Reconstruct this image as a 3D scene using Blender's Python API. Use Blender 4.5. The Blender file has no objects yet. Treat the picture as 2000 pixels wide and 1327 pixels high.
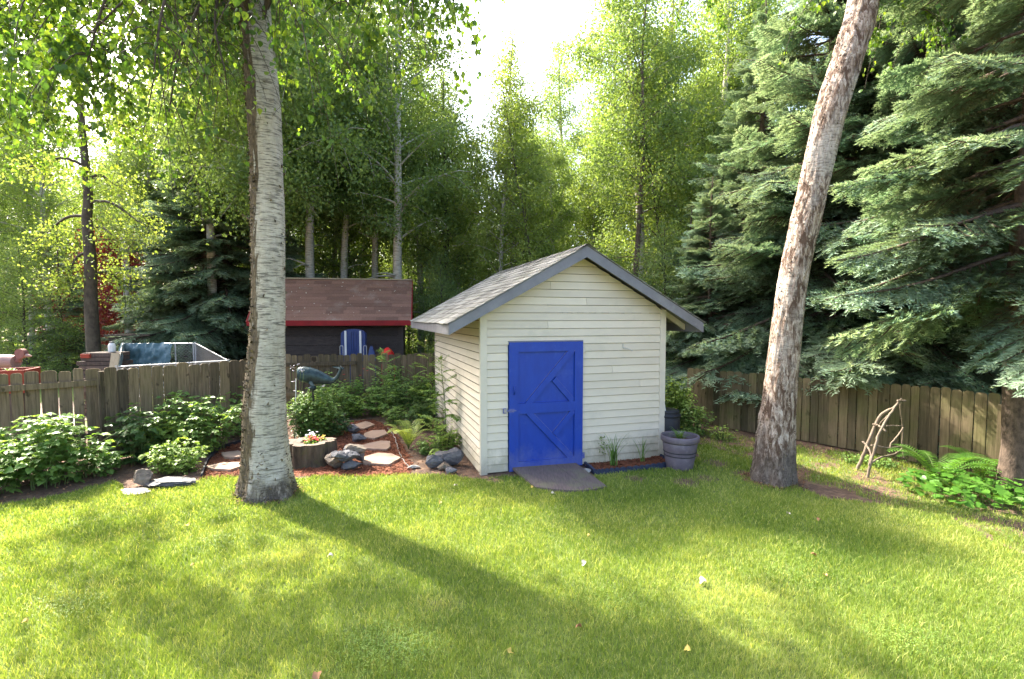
import bpy, math, random
import numpy as np
from mathutils import Vector, noise

# ------------------------------------------------------------ camera, light
F = 980.0; CX = 1000.0; H0 = 620.0; PITCH = math.radians(3.0); CAMZ = 2.2
PY = H0 + F * math.tan(PITCH)
cp, sp = math.cos(PITCH), math.sin(PITCH)
sc = bpy.context.scene
cam = bpy.data.cameras.new('camera'); camo = bpy.data.objects.new('camera', cam)
sc.collection.objects.link(camo); sc.camera = camo
camo.location = (0, 0, CAMZ); camo.rotation_euler = (math.pi / 2 - PITCH, 0, 0)
cam.sensor_width = 36; cam.lens = 36 * F / 2000.0; cam.shift_y = -(663.5 - PY) / 2000.0
cam.clip_end = 500; cam.clip_start = 0.05

SUN_EL = math.radians(44); SUNX, SUNY = -0.785, 0.62
W = bpy.data.worlds.new('World'); sc.world = W; W.use_nodes = True
nt = W.node_tree; bg = nt.nodes['Background']
sky = nt.nodes.new('ShaderNodeTexSky'); sky.sky_type = 'NISHITA'; sky.sun_disc = False
sky.sun_elevation = SUN_EL; sky.sun_rotation = math.atan2(SUNX, SUNY)
sky.air_density = 1.0; sky.dust_density = 5.5; sky.ozone_density = 1.0
nt.links.new(sky.outputs[0], bg.inputs[0]); bg.inputs[1].default_value = 0.15
sl = bpy.data.lights.new('sun', 'SUN'); slo = bpy.data.objects.new('sun', sl); sc.collection.objects.link(slo)
sl.energy = 3.9; sl.angle = math.radians(0.8); sl.color = (1.0, 0.93, 0.80)
sd = Vector((SUNX * math.cos(SUN_EL), SUNY * math.cos(SUN_EL), math.sin(SUN_EL)))
slo.rotation_euler = sd.to_track_quat('Z', 'Y').to_euler(); slo.location = (-20, 20, 30)
vs = sc.view_settings; vs.view_transform = 'Standard'; vs.look = 'None'; vs.gamma = 1; vs.use_curve_mapping = False
vs.exposure = 2.5

# ------------------------------------------------------------ helpers
R = np.random.default_rng
def sstep(a, b, x):
    t = np.clip((x - a) / (b - a), 0, 1); return t * t * (3 - 2 * t)
def hgt(x, y):
    x = np.asarray(x, float); y = np.asarray(y, float)
    h = 0.012 * np.sin(x * 1.9 + y * .7) * np.cos(y * 1.3 - x * .4) + 0.008 * np.sin(x * 4.1) * np.sin(y * 3.7 + 1)
    h = h - 0.018 * np.clip(x - 3.2, 0, 5) * sstep(9.5, 7, y) 
    h = h * sstep(30, 14, np.abs(x) + np.abs(y) * .6)
    return h
def ray(px, py):
    u = (px - CX) / F; v = -(py - PY) / F
    return np.array([u, cp + v * sp, -sp + v * cp])
def P(px, py, dz=0.0):
    d = ray(px, py); h = 0.0
    for _ in range(6):
        t = (h + dz - CAMZ) / d[2]; p = np.array([0, 0, CAMZ]) + t * d; h = float(hgt(p[0], p[1]))
    p[2] = h + dz; return p
def at(px, py, Y):
    d = ray(px, py); return np.array([0, 0, CAMZ]) + d * (Y / d[1])
def nrm(a): return a / (np.linalg.norm(a, axis=-1, keepdims=True) + 1e-9)
def in_poly(x, y, poly):
    poly = np.asarray(poly); n = len(poly); ins = np.zeros(np.shape(x), bool); j = n - 1
    for i in range(n):
        xi, yi = poly[i][:2]; xj, yj = poly[j][:2]
        c = ((yi > y) != (yj > y)) & (x < (xj - xi) * (y - yi) / (yj - yi + 1e-12) + xi)
        ins ^= c; j = i
    return ins

class MB:
    def __init__(s): s.v = []; s.n = 0; s.loops = []; s.sizes = []; s.rnd = []; s.mi = []
    def add(s, V, Fc, rnd=0.5, mi=0):
        V = np.asarray(V, float); Fc = np.asarray(Fc, np.int64)
        if len(V) == 0 or len(Fc) == 0: return
        s.v.append(V); s.loops.append((Fc + s.n).ravel()); s.sizes.append(np.full(len(Fc), Fc.shape[1]))
        s.rnd.append(np.broadcast_to(np.asarray(rnd, float), (len(Fc),)).copy()); s.mi.append(np.full(len(Fc), mi)); s.n += len(V)
    def ngon(s, V, rnd=.5, mi=0): s.add(V, [list(range(len(V)))], rnd, mi)
    def extrude(s, V, off, rnd=.5, mi=0):
        V = np.asarray(V, float); n = len(V); off = np.asarray(off, float)
        A = np.vstack([V, V + off]); s.add(A, [list(range(n))[::-1]], rnd, mi); 
        s.add(A, [[n + i for i in range(n)]], rnd, mi)
        s.add(A, [[i, (i + 1) % n, n + (i + 1) % n, n + i] for i in range(n)], rnd, mi)
    def box(s, c, d, ax=None, rnd=.5, mi=0):
        if ax is None: ax = np.eye(3)
        c = np.asarray(c, float); q = np.array([[i, j, k] for k in (-.5, .5) for j in (-.5, .5) for i in (-.5, .5)]) * np.asarray(d)
        s.add(q @ np.asarray(ax) + c, [[0, 2, 3, 1], [4, 5, 7, 6], [0, 1, 5, 4], [2, 6, 7, 3], [0, 4, 6, 2], [1, 3, 7, 5]], rnd, mi)
    def bar(s, a, b, w, t, up=(0, 0, 1), rnd=.5, mi=0):
        a = np.asarray(a, float); b = np.asarray(b, float); L = np.linalg.norm(b - a); x = (b - a) / L
        up = np.asarray(up, float); y = nrm(np.cross(up, x)); z = np.cross(x, y)
        s.box((a + b) / 2, (L, w, t), [x, y, z], rnd, mi)
    def tube(s, path, rad, n=8, rnd=.5, cap=True, mi=0, squash=None):
        path = np.asarray(path, float); m = len(path); rad = np.broadcast_to(np.asarray(rad, float), (m,))
        T = nrm(np.gradient(path, axis=0)); ref = np.array([0, 0, 1.]) if abs(T[0][2]) < .9 else np.array([1., 0, 0])
        N = []; prev = nrm(np.cross(T[0], ref))
        for i in range(m):
            prev = nrm(prev - T[i] * np.dot(prev, T[i])); N.append(prev)
        N = np.array(N); B = np.cross(T, N); a = np.linspace(0, 2 * math.pi, n, endpoint=False)
        ca, sa = np.cos(a), np.sin(a)
        V = path[:, None, :] + rad[:, None, None] * (ca[None, :, None] * N[:, None, :] + sa[None, :, None] * B[:, None, :])
        V = V.reshape(-1, 3); i = np.arange(m - 1)[:, None]; j = np.arange(n)[None, :]; jn = (j + 1) % n
        Q = np.stack([i * n + j, i * n + jn, (i + 1) * n + jn, (i + 1) * n + j], -1).reshape(-1, 4)
        s.add(V, Q, rnd, mi)
        if cap:
            s.ngon(V[:n][::-1], rnd, mi); s.ngon(V[-n:], rnd, mi)
    def lathe(s, c, prof, n=32, rnd=.5, mi=0):
        prof = np.asarray(prof, float); m = len(prof); a = np.linspace(0, 2 * math.pi, n, endpoint=False)
        V = np.stack([prof[:, 0][:, None] * np.cos(a), prof[:, 0][:, None] * np.sin(a), np.repeat(prof[:, 1][:, None], n, 1)], -1).reshape(-1, 3) + np.asarray(c)
        i = np.arange(m - 1)[:, None]; j = np.arange(n)[None, :]; jn = (j + 1) % n
        s.add(V, np.stack([i * n + j, i * n + jn, (i + 1) * n + jn, (i + 1) * n + j], -1).reshape(-1, 4), rnd, mi)
    def scatter(s, T, Fc, pos, axis, nor, size, rnd, mi=0):
        # T: template verts (K,3) x=side, y=along, z=normal
        pos = np.asarray(pos); N = len(pos)
        if N == 0: return
        y = nrm(axis); x = nrm(np.cross(y, nor)); z = np.cross(x, y)
        size = np.broadcast_to(np.asarray(size, float).reshape(-1, 1) if np.ndim(size) < 2 else size, (N, 3)) if np.ndim(size) else np.full((N, 3), size)
        V = (pos[:, None, :] + T[None, :, 0:1] * (x * size[:, 0:1])[:, None, :] + T[None, :, 1:2] * (y * size[:, 1:2])[:, None, :]
             + T[None, :, 2:3] * (z * size[:, 2:3])[:, None, :]).reshape(-1, 3)
        Fc = np.asarray(Fc); K = len(T)
        FF = (Fc[None] + (np.arange(N) * K)[:, None, None]).reshape(-1, Fc.shape[1])
        s.add(V, FF, np.repeat(np.broadcast_to(rnd, (N,)), len(Fc)), mi)
    def mesh(s, name, mats, smooth=False):
        me = bpy.data.meshes.new(name)
        V = np.concatenate(s.v); L = np.concatenate(s.loops); S = np.concatenate(s.sizes)
        me.vertices.add(len(V)); me.vertices.foreach_set('co', V.astype(np.float32).ravel())
        me.loops.add(len(L)); me.loops.foreach_set('vertex_index', L.astype(np.int32))
        me.polygons.add(len(S)); st = np.concatenate([[0], np.cumsum(S)[:-1]])
        me.polygons.foreach_set('loop_start', st.astype(np.int32))
        me.polygons.foreach_set('material_index', np.concatenate(s.mi).astype(np.int32))
        if smooth: me.polygons.foreach_set('use_smooth', np.ones(len(S), bool))
        else: me.polygons.foreach_set('use_smooth', np.zeros(len(S), bool))
        for m in (mats if isinstance(mats, (list, tuple)) else [mats]): me.materials.append(m)
        me.update(calc_edges=True)
        a = me.attributes.new('rnd', 'FLOAT', 'FACE'); a.data.foreach_set('value', np.concatenate(s.rnd).astype(np.float32))
        return me
    def build(s, name, mats, parent=None, smooth=False, label=None, cat=None, group=None, kind=None):
        return link(name, s.mesh(name, mats, smooth), parent, label, cat, group, kind)

def link(name, me, parent=None, label=None, cat=None, group=None, kind=None, loc=None):
    o = bpy.data.objects.new(name, me); sc.collection.objects.link(o)
    if parent is not None: o.parent = parent
    if loc is not None: o.location = loc
    tag(o, label, cat, group, kind); return o
def tag(o, label=None, cat=None, group=None, kind=None):
    if label: o['label'] = label
    if cat: o['category'] = cat
    if group: o['group'] = group
    if kind: o['kind'] = kind
def thing(name, label, cat, loc=(0, 0, 0), rz=0, group=None):
    o = link(name, None, None, label, cat, group); o.location = [float(a) for a in loc]; o.rotation_euler = (0, 0, rz); return o

# ------------------------------------------------------------ materials
def newmat(name):
    m = bpy.data.materials.new(name); m.use_nodes = True; t = m.node_tree
    return m, t, t.nodes['Principled BSDF'], t.nodes['Material Output']
def ramp(t, src, stops, interp='LINEAR'):
    r = t.nodes.new('ShaderNodeValToRGB'); r.color_ramp.interpolation = interp
    e = r.color_ramp.elements
    while len(e) < len(stops): e.new(0.5)
    for k, (p, c) in enumerate(stops):
        e[k].position = p; e[k].color = (*c, 1) if len(c) == 3 else c
    t.links.new(src, r.inputs[0]); return r.outputs[0]
def noisen(t, vec, scale=5, detail=5, rough=.6, stretch=None, dist=0):
    n = t.nodes.new('ShaderNodeTexNoise'); n.inputs['Scale'].default_value = scale; n.inputs['Detail'].default_value = detail
    n.inputs['Roughness'].default_value = rough; n.inputs['Distortion'].default_value = dist
    if stretch:
        mp = t.nodes.new('ShaderNodeMapping'); mp.inputs['Scale'].default_value = stretch; t.links.new(vec, mp.inputs[0]); vec = mp.outputs[0]
    t.links.new(vec, n.inputs['Vector']); return n.outputs[0]
def mixc(t, f, a, b, mode='MIX'):
    n = t.nodes.new('ShaderNodeMix'); n.data_type = 'RGBA'; n.blend_type = mode
    for sock, val in ((n.inputs[0], f), (n.inputs[6], a), (n.inputs[7], b)):
        if hasattr(val, 'links') or hasattr(val, 'is_linked'): t.links.new(val, sock)
        elif isinstance(val, (int, float)): sock.default_value = val
        else: sock.default_value = (*val, 1)
    return n.outputs[2]
def attr(t, name='rnd'):
    a = t.nodes.new('ShaderNodeAttribute'); a.attribute_name = name; return a.outputs['Fac']
def bumpn(t, h, strength=.4, dist=.01):
    b = t.nodes.new('ShaderNodeBump'); b.inputs['Strength'].default_value = strength; b.inputs['Distance'].default_value = dist
    t.links.new(h, b.inputs['Height']); return b.outputs[0]
def texco(t, kind='Object'):
    n = t.nodes.new('ShaderNodeTexCoord'); return n.outputs[kind]

def M(name, c1, c2=None, scale=8, stretch=None, rough=.8, bump=.3, bd=.01, rvar=0.25, metal=0, spec=.3, dirt=None, dscale=2, dlo=.5, dhi=.7, detail=6):
    m, t, p, o = newmat(name); v = texco(t); c2 = c2 or tuple(a * .7 for a in c1)
    n = noisen(t, v, scale, detail, .65, stretch); col = ramp(t, n, [(.32, c2), (.68, c1)])
    if dirt:
        n2 = noisen(t, v, dscale, 6, .7); f = ramp(t, n2, [(dlo, (0, 0, 0)), (dhi, (1, 1, 1))]); col = mixc(t, f, col, dirt)
    if rvar:
        r = ramp(t, attr(t), [(0, (1 - rvar,) * 3), (1, (1 + rvar,) * 3)])
        col = mixc(t, 1.0, col, r, 'MULTIPLY')
    t.links.new(col, p.inputs['Base Color']); p.inputs['Roughness'].default_value = rough; p.inputs['Metallic'].default_value = metal
    p.inputs['Specular IOR Level'].default_value = spec
    if bump: t.links.new(bumpn(t, n, bump, bd), p.inputs['Normal'])
    return m

def leafmat(name, lo, mid, hi, trans=.45, rough=.45, spec=.35, ns=.6):
    m, t, p, o = newmat(name)
    geo = t.nodes.new('ShaderNodeNewGeometry'); nn = noisen(t, geo.outputs['Position'], ns, 2, .5)
    ad = t.nodes.new('ShaderNodeMath'); ad.operation = 'MULTIPLY_ADD'; t.links.new(nn, ad.inputs[0]); ad.inputs[1].default_value = .9
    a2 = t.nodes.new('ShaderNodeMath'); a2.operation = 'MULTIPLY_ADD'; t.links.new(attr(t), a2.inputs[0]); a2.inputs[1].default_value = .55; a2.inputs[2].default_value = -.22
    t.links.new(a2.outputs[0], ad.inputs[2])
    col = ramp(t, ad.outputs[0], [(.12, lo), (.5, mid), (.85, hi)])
    t.links.new(col, p.inputs['Base Color']); p.inputs['Roughness'].default_value = rough; p.inputs['Specular IOR Level'].default_value = spec
    tr = t.nodes.new('ShaderNodeBsdfTranslucent'); tc = mixc(t, 1.0, col, (1.4, 1.32, .58), 'MULTIPLY'); t.links.new(tc, tr.inputs[0])
    mx = t.nodes.new('ShaderNodeMixShader'); mx.inputs[0].default_value = trans
    t.links.new(p.outputs[0], mx.inputs[1]); t.links.new(tr.outputs[0], mx.inputs[2]); t.links.new(mx.outputs[0], o.inputs[0])
    return m

LEAF = leafmat('leaf_birch', (.095, .16, .055), (.175, .26, .085), (.30, .40, .15), .55)
LEAFB = leafmat('leaf_bright', (.12, .19, .045), (.21, .29, .075), (.34, .41, .13), .5)
LEAFD = leafmat('leaf_dark', (.09, .15, .06), (.165, .25, .09), (.27, .36, .14), .5)
LEAFN = leafmat('leaf_near', (.04, .095, .018), (.09, .175, .03), (.24, .34, .045), .5, ns=.9)
LEAFR = leafmat('leaf_red', (.16, .03, .05), (.28, .05, .07), (.42, .12, .12), .45)
BUSHM = leafmat('leaf_bush', (.07, .14, .035), (.14, .25, .06), (.27, .39, .11), .4, ns=2.2)
BUSHD = leafmat('leaf_bush_dark', (.035, .08, .028), (.07, .14, .045), (.14, .22, .07), .4, ns=2.2)
BUSHL = leafmat('leaf_light', (.10, .18, .035), (.19, .30, .06), (.31, .43, .10), .4, ns=2.2)
FERNM = leafmat('leaf_fern', (.05, .14, .02), (.095, .23, .03), (.16, .32, .05), .4, ns=3)
FERNY = leafmat('leaf_fern_yellow', (.17, .25, .04), (.30, .39, .08), (.45, .52, .13), .4, ns=3)
GRASS = leafmat('grass_blades', (.095, .165, .032), (.215, .30, .055), (.48, .49, .17), .40, .6, .15, ns=.8)
def needle():
    m, t, p, o = newmat('spruce_needles'); geo = t.nodes.new('ShaderNodeNewGeometry')
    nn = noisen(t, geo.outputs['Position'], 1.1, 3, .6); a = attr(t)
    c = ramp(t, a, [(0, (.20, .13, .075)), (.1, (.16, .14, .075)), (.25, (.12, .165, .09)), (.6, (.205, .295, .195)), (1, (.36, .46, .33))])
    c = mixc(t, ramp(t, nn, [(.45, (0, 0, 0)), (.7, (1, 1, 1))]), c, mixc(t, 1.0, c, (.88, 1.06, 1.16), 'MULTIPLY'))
    t.links.new(c, p.inputs['Base Color']); p.inputs['Roughness'].default_value = .5; p.inputs['Specular IOR Level'].default_value = .3
    tr = t.nodes.new('ShaderNodeBsdfTranslucent'); t.links.new(mixc(t, 1.0, c, (1.3, 1.2, .7), 'MULTIPLY'), tr.inputs[0])
    mx = t.nodes.new('ShaderNodeMixShader'); mx.inputs[0].default_value = .38
    t.links.new(p.outputs[0], mx.inputs[1]); t.links.new(tr.outputs[0], mx.inputs[2]); t.links.new(mx.outputs[0], o.inputs[0]); return m
NEED = needle()

def birchbark(name, base=(.46, .43, .38), rough_amt=.5, brown=(.16, .10, .05), basez=.55, side=-1.0, spread=.75, off=-.12, topd=.0):
    m, t, p, o = newmat(name); v = texco(t)
    n1 = noisen(t, v, 1, 5, .65, (7, 7, 62)); lent = ramp(t, n1, [(.50, (0, 0, 0)), (.60, (1, 1, 1))])
    n2 = noisen(t, v, 3.2, 6, .65); n3 = noisen(t, v, 14, 8, .75, (1, 1, .55))
    c = ramp(t, n3, [(.25, tuple(a * .6 for a in base)), (.6, base), (.8, tuple(min(1, a * 1.25) for a in base))])
    c = mixc(t, ramp(t, n2, [(.45, (0, 0, 0)), (.75, (.55, .55, .55))]), c, (.27, .24, .17))
    c = mixc(t, mixc(t, 1.0, lent, (.75, .75, .75), 'MULTIPLY'), c, (.055, .047, .038))
    # rough brown strip down one side with its own ragged edge, and dark craggy foot
    sx = t.nodes.new('ShaderNodeSeparateXYZ'); t.links.new(v, sx.inputs[0])
    nrmn = t.nodes.new('ShaderNodeNewGeometry'); sn = t.nodes.new('ShaderNodeSeparateXYZ'); t.links.new(nrmn.outputs['Normal'], sn.inputs[0])
    ma = t.nodes.new('ShaderNodeMath'); ma.operation = 'MULTIPLY_ADD'; t.links.new(sn.outputs[0], ma.inputs[0]); ma.inputs[1].default_value = side * spread
    mb = t.nodes.new('ShaderNodeMath'); mb.operation = 'MULTIPLY_ADD'; t.links.new(noisen(t, v, 5, 7, .75, (1, 1, .5)), mb.inputs[0]); mb.inputs[1].default_value = .8; mb.inputs[2].default_value = off
    zt = t.nodes.new('ShaderNodeMapRange'); t.links.new(sx.outputs[2], zt.inputs[0]); zt.inputs[1].default_value = 3.2; zt.inputs[2].default_value = 5.6; zt.inputs[3].default_value = 0; zt.inputs[4].default_value = topd
    za = t.nodes.new('ShaderNodeMath'); t.links.new(mb.outputs[0], za.inputs[0]); t.links.new(zt.outputs[0], za.inputs[1]); t.links.new(za.outputs[0], ma.inputs[2])
    crag = ramp(t, noisen(t, v, 26, 8, .8, (1, 1, .4)), [(.35, (.02, .016, .012)), (.52, brown), (.70, (.20, .155, .09))])
    c = mixc(t, ramp(t, ma.outputs[0], [(.38, (0, 0, 0)), (.5, (rough_amt,) * 3)]), c, crag)
    mz = t.nodes.new('ShaderNodeMath'); mz.operation = 'MULTIPLY_ADD'; t.links.new(sx.outputs[2], mz.inputs[0]); mz.inputs[1].default_value = -1 / basez
    mz2 = t.nodes.new('ShaderNodeMath'); mz2.operation = 'MULTIPLY_ADD'; t.links.new(n2, mz2.inputs[0]); mz2.inputs[1].default_value = 1.4; mz2.inputs[2].default_value = .1
    t.links.new(mz2.outputs[0], mz.inputs[2])
    foot = ramp(t, noisen(t, v, 18, 8, .8, (1, 1, .35)), [(.38, (.02, .015, .012)), (.52, (.10, .075, .055)), (.62, (.30, .25, .20)), (.75, (.5, .45, .38))])
    c = mixc(t, ramp(t, mz.outputs[0], [(.25, (0, 0, 0)), (.6, (.9, .9, .9))]), c, foot)
    t.links.new(c, p.inputs['Base Color']); p.inputs['Roughness'].default_value = .75; p.inputs['Specular IOR Level'].default_value = .25
    hb = mixc(t, .5, n1, noisen(t, v, 26, 8, .8, (1, 1, .4))); t.links.new(bumpn(t, hb, .9, .02), p.inputs['Normal'])
    return m
BARK1 = birchbark('bark_birch_white', (.52, .465, .39), .97, (.085, .06, .032), .55, -1.0, .6, -.10, .22)
BARK2 = birchbark('bark_birch_grey', (.50, .44, .38), .62, (.24, .16, .11), .7, -1.0, .35, .06)
def bark2():
    m, t, p, o = newmat('bark_birch_rough'); v = texco(t)
    n1 = noisen(t, v, 1, 7, .7, (15, 15, 4.5), .8); n2_ = noisen(t, v, 1, 8, .75, (30, 30, 10), .8); n3 = noisen(t, v, 2.2, 5, .6, (1, 1, .6)); n4 = noisen(t, v, 1, 5, .65, (9, 9, 55))
    c = ramp(t, n2_, [(.30, (.06, .045, .035)), (.44, (.25, .175, .13)), (.56, (.46, .38, .32)), (.72, (.66, .60, .54))])
    c = mixc(t, ramp(t, n1, [(.44, (.95, .95, .95)), (.53, (0, 0, 0))]), c, (.085, .05, .034))
    c = mixc(t, ramp(t, n3, [(.5, (0, 0, 0)), (.62, (.6, .6, .6))]), c, mixc(t, ramp(t, n4, [(.5, (0, 0, 0)), (.6, (.8, .8, .8))]), (.55, .50, .45), (.12, .10, .08)))
    sx = t.nodes.new('ShaderNodeSeparateXYZ'); t.links.new(v, sx.inputs[0]); mr = t.nodes.new('ShaderNodeMapRange'); t.links.new(sx.outputs[2], mr.inputs[0]); mr.inputs[1].default_value = 1.0; mr.inputs[2].default_value = .05
    mm_ = t.nodes.new('ShaderNodeMath'); mm_.operation = 'MULTIPLY_ADD'; t.links.new(mr.outputs[0], mm_.inputs[0]); mm_.inputs[1].default_value = .6; t.links.new(n3, mm_.inputs[2])
    c = mixc(t, ramp(t, mm_.outputs[0], [(.68, (0, 0, 0)), (.95, (.85, .85, .85))]), c, ramp(t, n2_, [(.35, (.03, .025, .02)), (.55, (.13, .10, .08)), (.75, (.33, .28, .24))]))
    t.links.new(c, p.inputs['Base Color']); p.inputs['Roughness'].default_value = .85; p.inputs['Specular IOR Level'].default_value = .2
    t.links.new(bumpn(t, mixc(t, .5, n1, n2_), 1.0, .035), p.inputs['Normal']); return m
BARK2 = bark2()
BARKF = M('bark_far_birch', (.62, .58, .51), (.24, .21, .17), 6, (1, 1, 7), .85, .4, rvar=.1)
BARKD = M('bark_dark', (.10, .085, .065), (.04, .033, .025), 8, (1, 1, .6), .9, .6, rvar=.1)
BARKS = M('bark_spruce', (.17, .12, .09), (.05, .036, .027), 20, (1, 1, .5), .9, .8, .02, rvar=.1)
TWIG = M('twig', (.09, .065, .045), (.05, .036, .026), 20, None, .8, 0, rvar=.1)
STEMG = M('stem_green', (.12, .18, .05), (.09, .12, .04), 20, None, .7, 0, rvar=.1)

def woodfence(name, c1, c2, moss, amt):
    # per-board tone and grain
    m, t, p, o = newmat(name); v = texco(t); a = attr(t)
    # offset grain for each board
    cb = t.nodes.new('ShaderNodeCombineXYZ'); t.links.new(a, cb.inputs[0]); t.links.new(a, cb.inputs[2])
    sc_ = t.nodes.new('ShaderNodeVectorMath'); sc_.operation = 'MULTIPLY_ADD'; t.links.new(cb.outputs[0], sc_.inputs[0]); sc_.inputs[1].default_value = (7, 7, 40); t.links.new(v, sc_.inputs[2])
    v2 = sc_.outputs[0]
    g = noisen(t, v2, 1, 6, .7, (38, 38, 2.2), .4); c = ramp(t, g, [(.28, c2), (.62, c1)])
    kn = noisen(t, v2, 4.5, 3, .5, (1.6, 1.6, 1)); c = mixc(t, ramp(t, kn, [(.66, (0, 0, 0)), (.72, (.85, .85, .85))]), c, (.035, .025, .018))
    ms = noisen(t, v, 1.8, 6, .7); c = mixc(t, ramp(t, ms, [(.42, (0, 0, 0)), (.7, (amt,) * 3)]), c, moss)
    c = mixc(t, 1.0, c, ramp(t, a, [(0, (.5, .5, .5)), (1, (1.45, 1.38, 1.28))]), 'MULTIPLY')
    t.links.new(c, p.inputs['Base Color']); p.inputs['Roughness'].default_value = .88; p.inputs['Specular IOR Level'].default_value = .2
    t.links.new(bumpn(t, g, .5, .006), p.inputs['Normal']); return m
FENL = woodfence('fence_wood_left', (.195, .15, .10), (.055, .042, .027), (.11, .10, .045), .5)
FENR = woodfence('fence_wood_right', (.195, .155, .10), (.07, .055, .035), (.075, .10, .025), .6)
SIDING = M('siding_paint', (.66, .585, .475), (.605, .535, .435), 3, (1, 1, 3), .55, .05, rvar=.07, dirt=(.44, .41, .32), dscale=1.3, dlo=.55, dhi=.9)
TRIM = M('trim_paint', (.63, .57, .48), (.58, .525, .44), 5, None, .55, .05, rvar=.03)
FASC = M('fascia_grey', (.20, .20, .225), (.15, .15, .17), 5, (1, 1, 1), .6, .1, rvar=.05, dirt=(.32, .32, .34), dscale=3, dlo=.6, dhi=.85)
SHING = M('shingles_grey', (.27, .265, .24), (.16, .16, .145), 60, None, .9, .4, .004, rvar=.4, dirt=(.2, .21, .15), dscale=2.5, dlo=.5, dhi=.8)
SHINB = M('shingles_brown', (.28, .15, .105), (.18, .095, .068), 40, None, .9, .3, .004, rvar=.22, dirt=(.33, .24, .19), dscale=1.6, dlo=.55, dhi=.8)
BLUE = M('door_blue', (.008, .050, .36), (.006, .038, .30), 4, (3, 3, .8), .45, .15, .004, rvar=.05, dirt=(.04, .09, .42), dscale=3, dlo=.55, dhi=.85, spec=.4)
BLUED = M('door_blue_edge', (.20, .20, .30), (.05, .07, .32), 30, (1, 1, 1), .6, .1, rvar=.1)
METAL = M('grey_metal', (.5, .5, .5), (.35, .35, .36), 20, None, .4, .1, rvar=.1, metal=.8)
RAMPM = M('ramp_wood', (.17, .13, .12), (.10, .078, .072), 5, (14, 1.2, 10), .85, .4, .006, rvar=.1, dirt=(.16, .17, .09), dscale=3, dlo=.5, dhi=.75)
RED = M('red_fascia', (.30, .012, .014), (.2, .01, .012), 6, None, .6, .1, rvar=.05)
DKWALL = M('dark_siding', (.062, .048, .042), (.036, .028, .025), 6, (1, 1, 4), .8, .2, rvar=.2)
def rockm(name, c1, c2): return M(name, c1, c2, 7, None, .85, .9, .02, rvar=.2, dirt=(.13, .125, .10), dscale=5, dlo=.55, dhi=.75)
ROCK = rockm('rock_dark', (.15, .15, .165), (.055, .055, .062)); ROCKB = rockm('rock_brown', (.19, .155, .12), (.07, .055, .045)); ROCKG = rockm('rock_grey', (.36, .35, .33), (.2, .19, .18))
SLATE = M('slate_black', (.06, .064, .075), (.025, .027, .032), 6, (1, 1, 5), .55, .9, .02, rvar=.2)
FLAG = M('flagstone', (.36, .255, .19), (.27, .185, .135), 5, None, .85, .4, .01, rvar=.15, dirt=(.27, .20, .13), dscale=6, dlo=.55, dhi=.8)
MULCH = M('mulch', (.24, .085, .042), (.10, .036, .02), 30, None, .95, 1, .02, rvar=.5)
SOIL = M('soil', (.11, .075, .05), (.055, .038, .027), 20, None, .95, 1, .02, rvar=.3)
WHALE = M('whale_bronze', (.050, .085, .088), (.02, .032, .038), 12, (1, 1, 1), .42, .4, .006, rvar=.05, metal=.35, dirt=(.10, .15, .14), dscale=7, dlo=.55, dhi=.8)
STUMPS = M('stump_bark', (.13, .10, .07), (.014, .011, .008), 3, (2.5, 2.5, .5), .9, 1, .04, rvar=.1, dirt=(.09, .095, .03), dscale=6, dlo=.55, dhi=.75)
STUMPT = M('stump_top', (.20, .155, .12), (.09, .07, .055), 12, None, .9, .6, .01, rvar=.1)
POT = M('pot_plastic', (.15, .125, .15), (.115, .095, .12), 9, None, .6, .1, rvar=.05, dirt=(.28, .25, .27), dscale=5, dlo=.55, dhi=.85)
BLACKP = M('black_plastic', (.022, .024, .032), (.014, .015, .02), 9, None, .5, .1, rvar=.1)
NAVY = M('edging_blue', (.035, .045, .085), (.02, .025, .045), 14, None, .6, .4, .01, rvar=.2)
STICK = M('trellis_stick', (.25, .195, .145), (.13, .10, .075), 12, None, .85, .5, .006, rvar=.2)
TARP = M('tarp', (.10, .17, .19), (.05, .10, .11), 5, None, .35, .3, .01, rvar=.15, dirt=(.22, .30, .33), dscale=4, dlo=.5, dhi=.7)
GALV = M('galvanised', (.45, .46, .47), (.33, .34, .35), 20, None, .4, .1, rvar=.1, metal=.6)
WHITE = M('white_plastic', (.72, .72, .70), (.6, .6, .58), 6, None, .5, .05, rvar=.05)
SLED = M('boat_blue', (.03, .055, .17), (.022, .04, .13), 6, None, .35, .05, rvar=.05)
REDP = M('red_plastic', (.65, .02, .015), (.5, .015, .012), 6, None, .45, .05, rvar=.05)
REDB = M('planter_red', (.22, .04, .022), (.25, .04, .02), 6, (1, 1, 4), .7, .2, rvar=.1)
PATIO = M('patio_concrete', (.50, .38, .28), (.40, .30, .22), 5, None, .9, .3, rvar=.05)
OLDW = M('old_wood', (.11, .085, .07), (.05, .04, .035), 5, (6, 6, 1), .9, .4, rvar=.2)
PALEW = M('pale_plank', (.42, .36, .25), (.30, .25, .17), 6, (10, 10, 1), .85, .3, rvar=.15)
HBLUE = M('blue_housewall', (.30, .48, .60), (.25, .41, .52), 4, (1, 1, 9), .6, .1, rvar=.05)
HGREY = M('grey_roofing', (.42, .42, .45), (.34, .34, .36), 14, None, .8, .1, rvar=.05)
CHIM = M('pale_metal', (.55, .54, .50), (.45, .44, .40), 5, None, .6, .1, rvar=.05)
PETR = M('petal_red', (.62, .012, .015), (.45, .01, .012), 30, None, .6, 0, rvar=.3)
PETW = M('petal_white', (.75, .72, .74), (.6, .55, .62), 30, None, .6, 0, rvar=.2)
PETY = M('petal_yellow', (.72, .50, .03), (.6, .4, .02), 30, None, .6, 0, rvar=.2)
FLY = M('fallen_leaf_yellow', (.62, .45, .10), (.45, .30, .08), 30, None, .7, 0, rvar=.2)
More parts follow.
